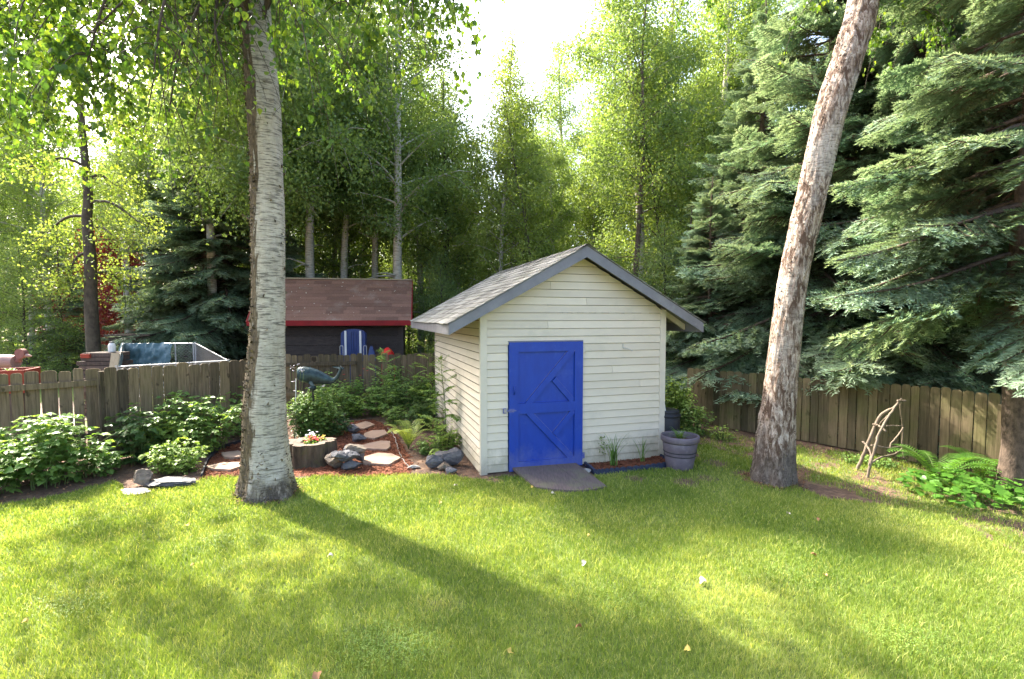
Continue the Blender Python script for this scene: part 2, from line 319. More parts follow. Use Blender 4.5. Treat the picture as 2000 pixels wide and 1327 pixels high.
FLB = M('fallen_leaf_brown', (.40, .20, .10), (.28, .14, .07), 30, None, .7, 0, rvar=.2)
FLW = M('fallen_leaf_pale', (.66, .58, .46), (.52, .44, .34), 30, None, .7, 0, rvar=.2)
ROPE = M('edging_wire', (.42, .40, .36), (.2, .18, .16), 30, (1, 1, 1), .7, .2, rvar=.2)
DKMET = M('dark_metal', (.05, .045, .04), (.025, .022, .02), 20, None, .5, .2, rvar=.1)

def splash(mat, col, top, amt):
    t = mat.node_tree; p = t.nodes['Principled BSDF']; src = p.inputs['Base Color'].links[0].from_socket; v = texco(t)
    sx = t.nodes.new('ShaderNodeSeparateXYZ'); t.links.new(v, sx.inputs[0]); mr = t.nodes.new('ShaderNodeMapRange'); t.links.new(sx.outputs[2], mr.inputs[0]); mr.inputs[1].default_value = 0; mr.inputs[2].default_value = top; mr.inputs[3].default_value = .42; mr.inputs[4].default_value = -.1
    ad = t.nodes.new('ShaderNodeMath'); t.links.new(mr.outputs[0], ad.inputs[0]); t.links.new(noisen(t, v, 6, 8, .75, (1, 1, .6)), ad.inputs[1])
    t.links.new(mixc(t, ramp(t, ad.outputs[0], [(.55, (0, 0, 0)), (.85, (amt,) * 3)]), src, col), p.inputs['Base Color'])
splash(SIDING, (.26, .24, .16), .55, .6); splash(TRIM, (.26, .24, .16), .4, .6); splash(BLUE, (.12, .14, .30), .5, .5)
# ------------------------------------------------------------ shed frame of reference
YAW = .30; SW = 2.90; SD = 4.15
SL = P(941, 928); SL[2] = 0
U = np.array([math.cos(YAW), math.sin(YAW), 0]); V_ = np.array([-U[1], U[0], 0]); Z = np.array([0, 0, 1.])
def S(s, d, z): return SL + U * s + V_ * d + Z * z
def front(px, py, d=0.0):
    r = ray(px, py); o = np.array([0, 0, CAMZ]); t = np.dot(SL + V_ * d - o, V_) / np.dot(r, V_); q = o + t * r - SL
    return float(np.dot(q, U)), float(q[2])

# ------------------------------------------------------------ ground
mulch_px = [(392, 938), (402, 908), (432, 878), (478, 862), (560, 858), (640, 838), (682, 824), (725, 820), (765, 836), (786, 870), (808, 912), (800, 926), (720, 931), (640, 932), (560, 930), (480, 930)]
mulch = np.array([P(*q) for q in mulch_px])
lawn_px = [(-400, 1060), (0, 985), (90, 972), (160, 955), (225, 938), (262, 968), (330, 952), (392, 938), (480, 930), (560, 934), (650, 931), (720, 929), (800, 926), (880, 930), (938, 935), (1000, 932), (1150, 930), (1312, 915), (1370, 895), (1345, 868), (1420, 872), (1475, 900), (1530, 945), (1620, 975), (1760, 990), (1850, 1010), (2000, 1085), (2300, 1200)]
LB = [P(*q)[:2] for q in lawn_px]
lawn = np.array([LB[0] + np.array([-6, -9])] + LB + [np.array([9, 3.0]), np.array([9, -3.0]), np.array([-12, -3.0])])
def wob(x, y): return .05 * np.sin(x * 7 + np.sin(y * 5) * 1.5) * np.sin(y * 9 + x * 3), .05 * np.cos(x * 8 + 1) * np.sin(y * 6 + 2)
def n2(x, y, s=1.0, seed=0):
    x = x * s + seed * 3.1; y = y * s - seed * 1.7
    return (np.sin(x * 1.3 + 1.7 * np.sin(y * .9)) * np.cos(y * 1.7 + 1.3 * np.sin(x * 1.1)) + .5 * np.sin(x * 3.1 + y * 2.3 + 1.9 * np.sin(y * 2.7)) + .35 * np.sin(7.3 * x - 5.1 * y + 2 * np.sin(x * 4))) / 1.85
sparse = np.array([P(1540, 930)[:2], P(1340, 855)[:2], P(1345, 838)[:2], P(1600, 875)[:2], P(1950, 930)[:2], P(2400, 960)[:2], P(2400, 1210)[:2], P(2000, 1075)[:2], P(1850, 1010)[:2], P(1700, 975)[:2]])
def grass_density(x, y):
    wx, wy = wob(x, y); d = in_poly(x + wx, y + wy, lawn).astype(float)
    sp_ = in_poly(x + wx * 2, y + wy * 2, sparse)
    d = np.where(sp_, np.clip(.42 + .7 * n2(x, y, 2.2, 3), .05, .75), d)
    for (px, py, r) in ((1340, 942, .22), (1380, 935, .18), (1400, 905, .22), (1450, 925, .15), (1240, 935, .16), (965, 938, .14)):
        c = P(px, py); q = ((x - c[0]) ** 2 + (y - c[1]) ** 2) / r ** 2; d = d * (1 - .85 * np.exp(-q * q))
    c = P(860, 1180); d = d * (1 - .45 * np.exp(-(((x - c[0]) / .2) ** 2 + ((y - c[1]) / .12) ** 2)))
    # under the two birches, stump, shed, ramp
    d = np.where(((x - U_birch[0]) ** 2 + (y - U_birch[1]) ** 2) < .25 ** 2, 0, d)
    s_ = (x - SL[0]) * U[0] + (y - SL[1]) * U[1]; dd = (x - SL[0]) * V_[0] + (y - SL[1]) * V_[1]
    d = np.where((s_ > -.05) & (s_ < SW + .05) & (dd > -.06) & (dd < SD), 0, d)
    d = np.where(in_poly(x, y, ramp_poly), 0, d); d = np.where(in_poly(x, y, bed_poly), 0, d)
    return d
U_birch = P(528, 966)
ramp_poly = np.array([P(*q)[:2] for q in ((1000, 922), (1122, 911), (1186, 954), (1140, 960), (1090, 962), (1045, 955))])
bed_poly = np.array([P(*q)[:2] for q in ((1140, 910), (1290, 893), (1312, 910), (1162, 926))])

xs = np.unique(np.concatenate([np.arange(-9, 9.01, .07), np.geomspace(9, 220, 30), -np.geomspace(9, 220, 30)]))
ys = np.unique(np.concatenate([np.arange(.5, 12.01, .07), np.geomspace(12, 260, 34), np.linspace(-40, .5, 12)]))
gx, gy = np.meshgrid(xs, ys); gz = hgt(gx, gy)
gm = MB(); nx = len(xs); ny = len(ys)
ii, jj = np.meshgrid(np.arange(ny - 1), np.arange(nx - 1), indexing='ij')
Q = np.stack([ii * nx + jj, ii * nx + jj + 1, (ii + 1) * nx + jj + 1, (ii + 1) * nx + jj], -1).reshape(-1, 4)
fx = (xs[:-1] + xs[1:]) / 2; fy = (ys[:-1] + ys[1:]) / 2; fxx, fyy = np.meshgrid(fx, fy)
dens = grass_density(fxx, fyy)
farlawn = in_poly(fxx, fyy, np.array([at(60, 712, 9.5)[:2], at(190, 712, 9.5)[:2], at(240, 690, 22)[:2], at(0, 690, 26)[:2], (-30, 26), (-14, 9.5)]))
dens = np.where(farlawn & (fyy > 9), .9, dens)
gm.add(np.stack([gx, gy, gz], -1).reshape(-1, 3), Q, dens.ravel())
m, t, p, o = newmat('ground'); v = texco(t)
na = noisen(t, v, 9, 8, .75); soilc = ramp(t, na, [(.3, (.045, .03, .022)), (.5, (.12, .07, .045)), (.7, (.22, .14, .09))])
nb = noisen(t, v, 22, 6, .7); grc = ramp(t, nb, [(.3, (.07, .095, .02)), (.55, (.13, .18, .03)), (.75, (.21, .22, .06))])
c = mixc(t, ramp(t, attr(t), [(.1, (0, 0, 0)), (.8, (1, 1, 1))]), soilc, grc)
t.links.new(c, p.inputs['Base Color']); p.inputs['Roughness'].default_value = .95; t.links.new(bumpn(t, na, .8, .03), p.inputs['Normal'])
GRD = m
gm.build('ground', GRD, smooth=True, kind='structure')

# lawn grass blades (nobody can count them)
def grass():
    rg = R(5); mb = MB(); tot = []
    # distance bands: (y0, y1, blades per m2, width, height)
    bands = [(1.9, 2.9, 15000, .0034, .050), (2.9, 3.9, 12000, .0042, .048), (3.9, 5.2, 8500, .0055, .046), (5.2, 7.0, 6000, .0072, .044), (7.0, 10.5, 3500, .010, .05)]
    for (y0, y1, dn, w, h) in bands:
        hw = y1 * 1.06 + .3; n = int((y1 - y0) * 2 * hw * dn)
        x = rg.uniform(-hw, hw, n); y = rg.uniform(y0, y1, n)
        k = (np.abs(x) < y * 1.06 + .4) & (rg.random(n) < grass_density(x, y) * (.82 + .18 * n2(x, y, 3, 1)))
        x = x[k]; y = y[k]; n = len(x)
        hh = h * rg.uniform(.55, 1.35, n) * (1 + .25 * n2(x, y, 1.6, 7)); ww = w * rg.uniform(.7, 1.3, n)
        a = rg.uniform(0, 2 * math.pi, n); ln = rg.uniform(.1, .9, n) * hh; la = rg.uniform(0, 2 * math.pi, n) + 0.5 * n2(x, y, 2, 2)
        z = hgt(x, y) - .004
        b = np.stack([x, y, z], -1); sx = np.stack([np.cos(a) * ww / 2, np.sin(a) * ww / 2, 0 * a], -1)
        mid = b + np.stack([np.cos(la) * ln * .35, np.sin(la) * ln * .35, hh * .6], -1)
        tip = b + np.stack([np.cos(la) * ln, np.sin(la) * ln, hh], -1)
        Vv = np.stack([b - sx, b + sx, mid + sx * .7, mid - sx * .7, tip], 1).reshape(-1, 3)
        o5 = np.arange(n)[:, None] * 5
        pc = P(860, 1180); straw = rg.random(n) < (.10 + .10 * (n2(x, y, 1.1, 9) > .3) + .6 * np.exp(-(((x - pc[0]) / .2) ** 2 + ((y - pc[1]) / .12) ** 2)))
        r = np.where(straw, rg.uniform(.9, 1.4, n), rg.uniform(0, .75, n) + .18 * n2(x, y, .9, 5))
        mb.add(Vv, (o5 + np.array([[0, 1, 2, 3]])), r)
        # tips reuse vertices
        mb.loops.append((np.arange(n)[:, None] * 5 + np.array([[3, 2, 4]])).ravel() + mb.n - len(Vv)); mb.sizes.append(np.full(n, 3)); mb.rnd.append(r); mb.mi.append(np.zeros(n))
    o = mb.build('lawn_grass', GRASS, kind='stuff', label='bright green mown lawn grass filling the foreground', cat='grass')
grass()

# mulch path
mm = MB()
rg = R(8)
cx_, cy_ = mulch[:, 0].mean(), mulch[:, 1].mean()
def dense_poly(poly, step=.08, jit=.015, seed=1):
    r = R(seed); out = []
    for i in range(len(poly)):
        a = poly[i]; b = poly[(i + 1) % len(poly)]; n = max(1, int(np.linalg.norm(b[:2] - a[:2]) / step))
        for k in range(n): out.append(a + (b - a) * k / n + np.append(r.normal(0, jit, 2), 0)[:len(a)])
    return np.array(out)
def sheet(poly, z, name, mat, res=.06, rvar=True, **kw):
    poly = dense_poly(np.asarray(poly), .08); mn = poly.min(0); mx = poly.max(0)
    X = np.arange(mn[0], mx[0] + res, res); Y = np.arange(mn[1], mx[1] + res, res); XX, YY = np.meshgrid(X, Y)
    ZZ = hgt(XX, YY) + z; ins = in_poly((XX[:-1, :-1] + res / 2), (YY[:-1, :-1] + res / 2), poly)
    i, j = np.where(ins); k = len(X); f = np.stack([i * k + j, i * k + j + 1, (i + 1) * k + j + 1, (i + 1) * k + j], -1)
    mb = MB(); mb.add(np.stack([XX, YY, ZZ], -1).reshape(-1, 3), f, .5); return mb.build(name, mat, smooth=True, **kw)
sheet(mulch, .006, 'mulch_path', MULCH, kind='structure')
BOXF = [[0, 2, 3, 1], [4, 5, 7, 6], [0, 1, 5, 4], [2, 6, 7, 3], [0, 4, 6, 2], [1, 3, 7, 5]]
BOXV = np.array([[i, j, k] for k in (-.5, .5) for j in (-.5, .5) for i in (-.5, .5)])
def chips(poly, n, name, mat, z=.01, size=(.008, .035, .004), seed=3, label='', **kw):
    r = R(seed); poly = np.asarray(poly); mn = poly.min(0); mx = poly.max(0)
    x = r.uniform(mn[0], mx[0], n); y = r.uniform(mn[1], mx[1], n); k = in_poly(x, y, poly); x = x[k]; y = y[k]; n = len(x)
    ax = r.normal(0, 1, (n, 3)); ax[:, 2] *= .25; no = r.normal(0, .3, (n, 3)) + Z
    mb = MB(); mb.scatter(BOXV, BOXF, np.stack([x, y, hgt(x, y) + z + r.uniform(0, .012, n)], -1), ax, no, np.array(size) * r.uniform(.5, 1.5, (n, 1)), r.random(n))
    return mb.build(name, mat, kind='stuff', label=label, cat='mulch', **kw)
chips(mulch, 14000, 'mulch_chips', MULCH, label='reddish brown shredded bark mulch covering the garden path')

# ------------------------------------------------------------ the yellow shed
shed = thing('storage_shed', 'pale cream lap-sided garden shed with grey shingle gable roof and bright blue door', 'shed', SL)
def loc(V): return np.asarray(V) - SL
EAVE_Z = 2.05 * 1.0; PITCHR = None
ov, of = .50, .29          # eave overhang at the side, rake overhang at front
he, hr = 2.06, 3.14        # underside height at eave tip, ridge height
slope = (hr - he) / (SW / 2 + ov)
wallh = he + slope * ov - .02
def gz_(s): return he + slope * (ov + min(s, SW - s)) - .045
class LM(MB):    # MB in shed-local coordinates (s, d, z)
    def q(s, pts): return np.array([U * a + V_ * b + Z * c for a, b, c in pts])
    def pris(s, pts, off, rnd=.5): s.extrude(s.q(pts), U * off[0] + V_ * off[1] + Z * off[2], rnd)
    def bx(s, lo, hi, rnd=.5):
        lo = np.array(lo); hi = np.array(hi); c = (lo + hi) / 2; s.box(U * c[0] + V_ * c[1] + Z * c[2], hi - lo, [U, V_, Z], rnd)
ds0, dz0 = front(993, 921); ds1, _ = front(1135, 908); _, dz1 = front(993, 669)
dz0 = max(dz0, .02)
rg = R(11)
rowh = .112
def siding_front(name, d0, sgn, door):
    mb = LM(); z = .02
    while z < hr - .1:
        z1 = z + rowh
        def rng(zz):
            if zz <= gz_(0): return 0.0, SW
            k = (zz - gz_(0)) / slope; return k, SW - k
        a0, b0 = rng(z); a1, b1 = rng(min(z1, gz_(SW / 2)))
        z1 = min(z1, gz_(SW / 2) - .001)
        if z1 <= z: break
        segs = [((a0, a1), (b0, b1))]
        if door and z < dz1 + .012:
            if z1 > dz1 + .012: z1c = z1
            segs = [((a0, a1), (ds0 - .012,) * 2), ((ds1 + .012,) * 2, (b0, b1))] if z + rowh * .5 < dz1 else segs
        if rg.random() < .12:
            k = max(range(len(segs)), key=lambda q_: segs[q_][1][0] - segs[q_][0][0]); (la, ra) = segs[k]; x_ = la[0] + (ra[0] - la[0]) * rg.uniform(.25, .75)
            if ra[1] - x_ > .2 and x_ - la[1] > .2: segs[k] = (la, (x_ - .002,) * 2); segs.append(((x_ + .002,) * 2, ra))
        for (la, ra) in segs:
            r = rg.random(); fo = -.019 * sgn; ft = -.004 * sgn; bk = .03 * sgn; g = .006
            pts = [(la[0], d0 + fo, z + g), (ra[0], d0 + fo, z + g), (ra[1], d0 + ft, z1), (la[1], d0 + ft, z1), (la[0], d0 + bk, z + g), (ra[0], d0 + bk, z + g), (ra[1], d0 + bk, z1), (la[1], d0 + bk, z1)]
            mb.add(mb.q(pts), [[0, 1, 2, 3], [5, 4, 7, 6], [4, 5, 1, 0], [3, 2, 6, 7], [4, 0, 3, 7], [1, 5, 6, 2]], r)
        z += rowh
    return mb.build(name, SIDING, shed)
siding_front('front_wall', 0, 1, True); siding_front('back_wall', SD, -1, False)
def siding_side(name, s0, sgn):
    mb = LM(); z = .02
    while z + rowh < wallh + .03:
        z1 = z + rowh; fo = -.030 * sgn; ft = .004 * sgn; bk = .03 * sgn; g = .014; d0, d1 = .035, SD - .035
        pts = [(s0 + fo, d0, z + g), (s0 + fo, d1, z + g), (s0 + ft, d1, z1), (s0 + ft, d0, z1), (s0 + bk, d0, z + g), (s0 + bk, d1, z + g), (s0 + bk, d1, z1), (s0 + bk, d0, z1)]
        mb.add(mb.q(pts), [[0, 1, 2, 3], [5, 4, 7, 6], [4, 5, 1, 0], [3, 2, 6, 7], [4, 0, 3, 7], [1, 5, 6, 2]], rg.random())
        a_, b_ = sorted((s0 + fo * .95, s0 + bk)); n0 = len(mb.mi); mb.bx((a_, d0, z + .001), (b_, d1, z + g - .001)); mb.mi[n0] = mb.mi[n0] + 1; z = z1  # dark strip under each lap: the lip's shadow line put in as colour
    return mb.build(name, [SIDING, LAPSHADE], shed)
LAPSHADE = M('lap_shade', (.27, .24, .18), (.15, .13, .10), 14, None, .9, 0, rvar=.1)  # painted shade for the strips under the side wall laps
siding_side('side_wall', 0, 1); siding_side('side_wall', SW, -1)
for s0, a in ((0, -1), (SW, 1)):
    for d0, b in ((0, -1), (SD, 1)):
        mb = LM(); h = gz_(0) + .02
        lo = (s0 - .02 if a < 0 else s0 - .075, d0 - .024 if b < 0 else d0 + .002, 0); hi = (s0 + .075 if a < 0 else s0 + .02, d0 - .002 if b < 0 else d0 + .024, h)
        mb.bx(lo, hi)
        mb.bx((s0 - .0235 if a < 0 else s0 + .0025, d0 - .021 if b < 0 else d0 - .07, 0), (s0 - .0025 if a < 0 else s0 + .0235, d0 + .07 if b < 0 else d0 + .021, h - .003))
        mb.build('corner_board', TRIM, shed)
# roof
mb = LM(); ax = None
ncr = 15; Ls = math.hypot(SW / 2 + ov, hr - he)
roof_d0, roof_d1 = -of, SD + of
for side in (0, 1):
    def R3(k, d, off):   # k: 0 eave .. 1 ridge
        s = -ov + k * (SW / 2 + ov); z = he + k * (hr - he) + .06
        if side: s = SW - s
        nn = np.array([-(hr - he), 0, SW / 2 + ov]); nn = nn / np.linalg.norm(nn)
        return (s + (nn[0] if not side else -nn[0]) * off, d, z + nn[2] * off)
    # deck
    pts = [R3(0, roof_d0 + .03, -.025), R3(0, roof_d1 - .03, -.025), R3(.999, roof_d1 - .03, -.025), R3(.999, roof_d0 + .03, -.025)]
    top = [R3(0, roof_d0 + .03, -.004), R3(0, roof_d1 - .03, -.004), R3(.999, roof_d1 - .03, -.004), R3(.999, roof_d0 + .03, -.004)]
    mb.add(mb.q(pts + top), [[0, 1, 2, 3], [7, 6, 5, 4], [0, 4, 5, 1], [1, 5, 6, 2], [2, 6, 7, 3], [3, 7, 4, 0]], .5)
    for c in range(ncr):
        k0 = c / ncr - .012; k1 = min(1, (c + 1.25) / ncr); d = roof_d0 - .02 - (c % 2) * .14 - rg.uniform(0, .05)
        while d < roof_d1 + .02:
            w = .30 + rg.uniform(-.07, .05); a = max(d, roof_d0 - .02); b = min(d + w - .006, roof_d1 + .02); jk = rg.uniform(-.006, .004)
            if b - a > .02:
                o1 = .012 + rg.uniform(0, .004)
                pts = [R3(k0 + jk, a, o1 - .008), R3(k0 + jk, b, o1 - .008), R3(k1, b, 0), R3(k1, a, 0), R3(k0 + jk, a, o1), R3(k0 + jk, b, o1), R3(k1, b, .003), R3(k1, a, .003)]
                mb.add(mb.q(pts), [[0, 1, 2, 3], [7, 6, 5, 4], [0, 4, 5, 1], [1, 5, 6, 2], [3, 7, 4, 0]], rg.random())
            d += w
d = roof_d0 - .02
while d < roof_d1:
    pts = []
    for dd, o1 in ((d, .028), (min(d + .32, roof_d1 + .02), .016)):
        for side_s, zz in ((-.13, -.075 + .06), (0, .06 + 0), (.13, -.075 + .06)):
            pts.append((SW / 2 + side_s, dd, hr + zz + o1))
    mb.add(mb.q(pts), [[0, 1, 4, 3], [1, 2, 5, 4]], rg.random()); d += .24
roof = mb.build('roof', SHING, shed)
# fascias
for side in (0, 1):
    for d0 in (roof_d0, roof_d1 - .03):
        mb = LM()
        f = (lambda s: s) if not side else (lambda s: SW - s)
        s0, s1 = -ov - .0, SW / 2
        pts = [(f(s0), d0, he - .09), (f(s1), d0, hr - .10), (f(s1), d0, hr + .055), (f(s0), d0, he + .055)]
        mb.pris(pts, (0, .03, 0)); mb.build('rake_fascia', FASC, shed)
    mb = LM(); s0 = -ov - .003 if not side else SW + ov - .025
    mb.bx((s0, roof_d0 + .033, he - .088), (s0 + .028, roof_d1 - .033, he + .045)); mb.build('eave_fascia', FASC, shed)
for side in (0, 1):
    for d in np.linspace(.12, SD - .12, 8):
        mb = LM(); f = (lambda s: s) if not side else (lambda s: SW - s)
        pts = [(f(-ov + .03), d, he - .06), (f(-.03), d, he - .06 + slope * (ov - .03)), (f(-.03), d, he + .03 + slope * (ov - .03)), (f(-ov + .03), d, he + .03)]
        mb.pris(pts, (0, .04, 0)); mb.build('rafter', TRIM, shed)
    mb = LM(); f = (lambda s: s) if not side else (lambda s: SW - s)   # soffit board under the front rake
# door
dW = ds1 - ds0; dH = dz1 - dz0
door = link('door', None, shed)
def D(fx, fz, d): return (ds0 + fx * dW, d, dz0 + fz * dH)
mb = LM(); mb.bx(D(0, 0, -.012), D(1, 1, .02)); mb.build('door_panel', BLUE, door)
def fr(x0, z0, x1, z1, nm='door_rail'):
    mb = LM(); mb.bx(D(x0, z0, -.042), D(x1, z1, -.012)); mb.build(nm, BLUE, door)
fr(0, 0, .12, 1, 'door_stile'); fr(.885, 0, 1, 1, 'door_stile')
fr(.1205, .925, .8845, 1); fr(.1205, .445, .8845, .525); fr(.1205, 0, .8845, .07)
def br(p0, p1, w):
    mb = LM(); a = np.array(D(*p0, -.026)); b = np.array(D(*p1, -.026)); A = U * a[0] + V_ * a[1] + Z * a[2]; B = U * b[0] + V_ * b[1] + Z * b[2]
    mb.bar(A, B, w, .0275, up=V_); o = mb.build('brace', BLUE, door)
    n = nrm(np.cross(V_, nrm(B - A))); n = n if n[2] > 0 else -n; k_ = n * (w / 2 + .004) - V_ * -.011
    mb = LM(); mb.bar(A + k_ + (B - A) * .03, B + k_ - (B - A) * .05, .007, .007, up=V_); mb.build('edge_highlight', BLUED, door)  # pale bar along the brace edge, a highlight painted in
    return o
w_ = .085
br((.245, .515), (.855, .935), w_); br((.60, .705), (.86, .525), w_ * .9)
br((.255, .455), (.855, .065), w_); br((.61, .265), (.87, .445), w_ * .9)
mb = LM()
hp = np.array(D(.065, .63, -.04)); A = np.array([U * hp[0] + V_ * (hp[1] - .035 * math.sin(math.pi * k)) + Z * (hp[2] - .06 + .12 * k) for k in np.linspace(0, 1, 9)])
mb.tube(A, .008, 8); mb.build('door_handle', BLUE, door, smooth=True)
mb = LM(); a = D(-.05, .475, -.036); mb.bx((a[0] - .02, -.04, a[2] - .035), (a[0] + .015, -.016, a[2] - .027)); mb.bx((a[0] - .02, -.04, a[2] + .027), (a[0] + .015, -.016, a[2] + .035)); mb.bx((a[0] - .028, -.04, a[2] - .035), (a[0] - .02, -.016, a[2] + .035))
mb.bx((a[0] + .02, -.048, a[2] - .008), (a[0] + .16, -.034, a[2] + .008)); mb.bx((a[0] + .05, -.043, a[2] - .024), (a[0] + .13, -.0345, a[2] + .024)); mb.build('door_latch', BLUED, door)
for zf in (.93, .075):
    mb = LM(); a = D(1, zf, 0); mb.bx((a[0] - .14, -.040, a[2] - .011), (a[0], -.0345, a[2] + .011)); mb.bx((a[0], -.040, a[2] - .045), (a[0] + .012, -.0150, a[2] + .045)); mb.bx((a[0] + .0125, -.024, a[2] - .045), (a[0] + .045, -.0155, a[2] + .045)); mb.build('hinge', BLUED if zf < .5 else METAL, door)
mb = LM(); mb.bx((ds0 - .01, -.02, dz1 + .003), (ds1 + .01, .02, dz1 + .018)); mb.build('door_head', FASC, door)
hs, hz = front(1216, 678)
mb = LM(); mb.bx((hs - .006, -.022, hz - .05), (hs + .006, -.0145, hz + .05)); A = np.array([U * (hs + .09 * k) + V_ * (-.02 - .12 * math.sin(k * math.pi * .7)) + Z * (hz - .01 - .04 * k) for k in np.linspace(0, 1, 8)])
mb.tube(A, .006, 6); mb.lathe(A[-1], [(.0, -.012), (.014, -.01), (.016, 0), (.01, .012), (0, .014)], 10); mb.build('wall_hook', CHIM, shed, smooth=False)
# foundation skid
mb = LM(); mb.bx((.03, .03, -.05), (SW - .03, SD - .03, .022)); mb.build('floor_skid', OLDW, shed)

# ramp in front of the door: planks
mb = MB(); rp = ramp_poly
ra, rb_, rc, rd = (P(1000, 922), P(1122, 911), P(1186, 954), P(1045, 955))
for k in range(3):
    f0, f1 = k / 3, (k + 1) / 3 - .004; arc = lambda f: .16 * math.sin(math.pi * f)
    e0 = rd + (rc - rd) * f0; e1 = rd + (rc - rd) * f1; dn = nrm((rd - ra) * np.array([1, 1, 0]))
    q = [ra + (rb_ - ra) * f0 + Z * .07, ra + (rb_ - ra) * f1 + Z * .07, e1 + dn * arc(f1) + Z * .028] + [rd + (rc - rd) * g_ + dn * arc(g_) + Z * .028 for g_ in np.linspace(f1, f0, 6)[1:]]
    mb.extrude(np.array(q), -Z * .035, .45 + .05 * k)
mb.build('entry_ramp', RAMPM, label='low weathered plank ramp with a curved end below the blue door', cat='ramp')

# ------------------------------------------------------------ fences
def fence(name, label, pts, ht, bw, mat, seed, rails='none', gap=.006, base=0.02, group=None, posts=True):
    root = thing(name, label, 'fence', (pts[0][0], pts[0][1], 0), 0, group); O = np.array([pts[0][0], pts[0][1], 0]); r = R(seed)
    pts = [np.array([p[0], p[1], 0.]) for p in pts]; mb = MB()
    for a, b in zip(pts[:-1], pts[1:]):
        L = np.linalg.norm(b - a); u = (b - a) / L; n = np.array([u[1], -u[0], 0]); n = n if n[1] < 0 else -n; k = max(1, int(round(L / bw))); ed = np.cumsum(np.append(0, r.uniform(.82, 1.18, k))); ed *= L / ed[-1]
        for i in range(k):
            s0 = ed[i] + gap / 2; s1 = ed[i + 1] - gap / 2 - r.uniform(0, gap); h = ht + r.normal(0, .013); tilt = r.normal(0, .004)
            gb = float(hgt(*(a + u * s0)[:2])) + base
            c = (s1 - s0) * .24; dip = r.uniform(.018, .03)
            prof = [(s0 + tilt, gb), (s1 + tilt, gb), (s1, h - dip), (s1 - c * .45, h - dip * .3), (s1 - c * 1.1, h), (s0 + c * 1.1, h), (s0 + c * .45, h - dip * .3), (s0, h - dip)]
            mb.extrude(np.array([a + u * q + Z * zz for q, zz in prof]) - O + n * r.uniform(0, .006), -n * .018, r.random())
    mb.build('fence_boards', mat, root)
    for a, b in zip(pts[:-1], pts[1:]):
        L = np.linalg.norm(b - a); u = (b - a) / L; n = np.array([u[1], -u[0], 0]); n = n if n[1] < 0 else -n
        off = n * .035 if rails == 'front' else -n * .05
        for zz in ((ht - .22), .38):
            mb = MB(); mb.bar(a - O + off + Z * zz, b - O + off + Z * (zz + .01), .04, .085, rnd=r.random()); mb.build('rail', mat, root)
        if posts:
            for k in np.arange(0, L + .01, 2.4):
                mb = MB(); q = a + u * min(k, L) - O - n * .085; mb.box(q + Z * (ht * .5 - .05), (.09, .09, ht + .04), [u, n, Z], r.random()); mb.build('post', mat, root)
    return root
def ft(px, py, ht): 
    d = ray(px, py); t = (ht - CAMZ) / d[2]; q = np.array([0, 0, CAMZ]) + t * d; return q[:2]
FH = 1.41
A0, A1 = ft(-90, 734, FH), ft(197, 720, FH)
fence('garden_gate', 'wide weathered plank gate with rail facing us, at the far left of the photo', [A0, A1], FH, .165, FENL, 21, 'front', .012, .06, posts=False)
B0 = ft(203, 722, FH); B1 = ft(448, 705.5, FH); B2 = ft(500, 701, FH)
fence('board_fence', 'mossy board fence running from the gate to the white birch trunk', [B0, B1, B2], FH, .165, FENL, 22)
F2 = 1.3; C0 = ft(540, 695, F2); C1 = ft(696, 692, F2); D0 = C1 + np.array([.02, -.03]); D1 = ft(868, 690, F2)
fence('board_fence', 'short fence panel behind the whale sculpture, its rail facing us', [C0, C1], F2, .155, FENL, 23, 'front', .008)
fence('board_fence', 'plain board fence panel between the whale panel and the cream shed', [D0, D1], F2, .15, FENL, 24)
mb = MB(); q = np.append((A1 + B0) / 2, 0); mb.box(q + Z * (FH * .5 - .03), (.1, .1, FH - .02), rnd=.4); mb.build('gate_post', FENL, label='square wooden post between the gate and the mossy board fence', cat='post')
FR = [ft(1344, 718, 1.15), ft(1420, 725, 1.15), ft(1600, 739, 1.15), ft(1780, 753, 1.15), ft(1955, 771, 1.15)]
fence('board_fence', 'long green-stained board fence behind the leaning birch and the stick trellis', FR, 1.15, .136, FENR, 25, posts=True)
fence('board_fence', 'lower dark fence piece behind the spruce trunk at the right edge', [ft(1957, 788, 1.06), ft(2200, 812, 1.06)], 1.06, .142, FENR, 26)

# ------------------------------------------------------------ trees
LV = np.array([[0, 0, 0], [.36, .38, .10], [0, 1, -.06], [-.36, .38, .10], [0, .42, -.02]])
LF = [[0, 1, 4], [1, 2, 4], [2, 3, 4], [3, 0, 4]]
LQ = np.array([[0, 0, 0], [.38, .42, .1], [0, 1, -.05], [-.38, .42, .1]]); LQF = [[0, 1, 2, 3]]
def spline(pts, n):
    pts = np.asarray(pts, float); t = np.linspace(0, len(pts) - 1, n); i = np.clip(t.astype(int), 0, len(pts) - 2); f = (t - i)[:, None]
    p1 = pts[i]; p2 = pts[i + 1]; p0 = pts[np.clip(i - 1, 0, None)]; p3 = pts[np.clip(i + 2, None, len(pts) - 1)]
    return .5 * ((2 * p1) + (-p0 + p2) * f + (2 * p0 - 5 * p1 + 4 * p2 - p3) * f * f + (-p0 + 3 * p1 - 3 * p2 + p3) * f ** 3)

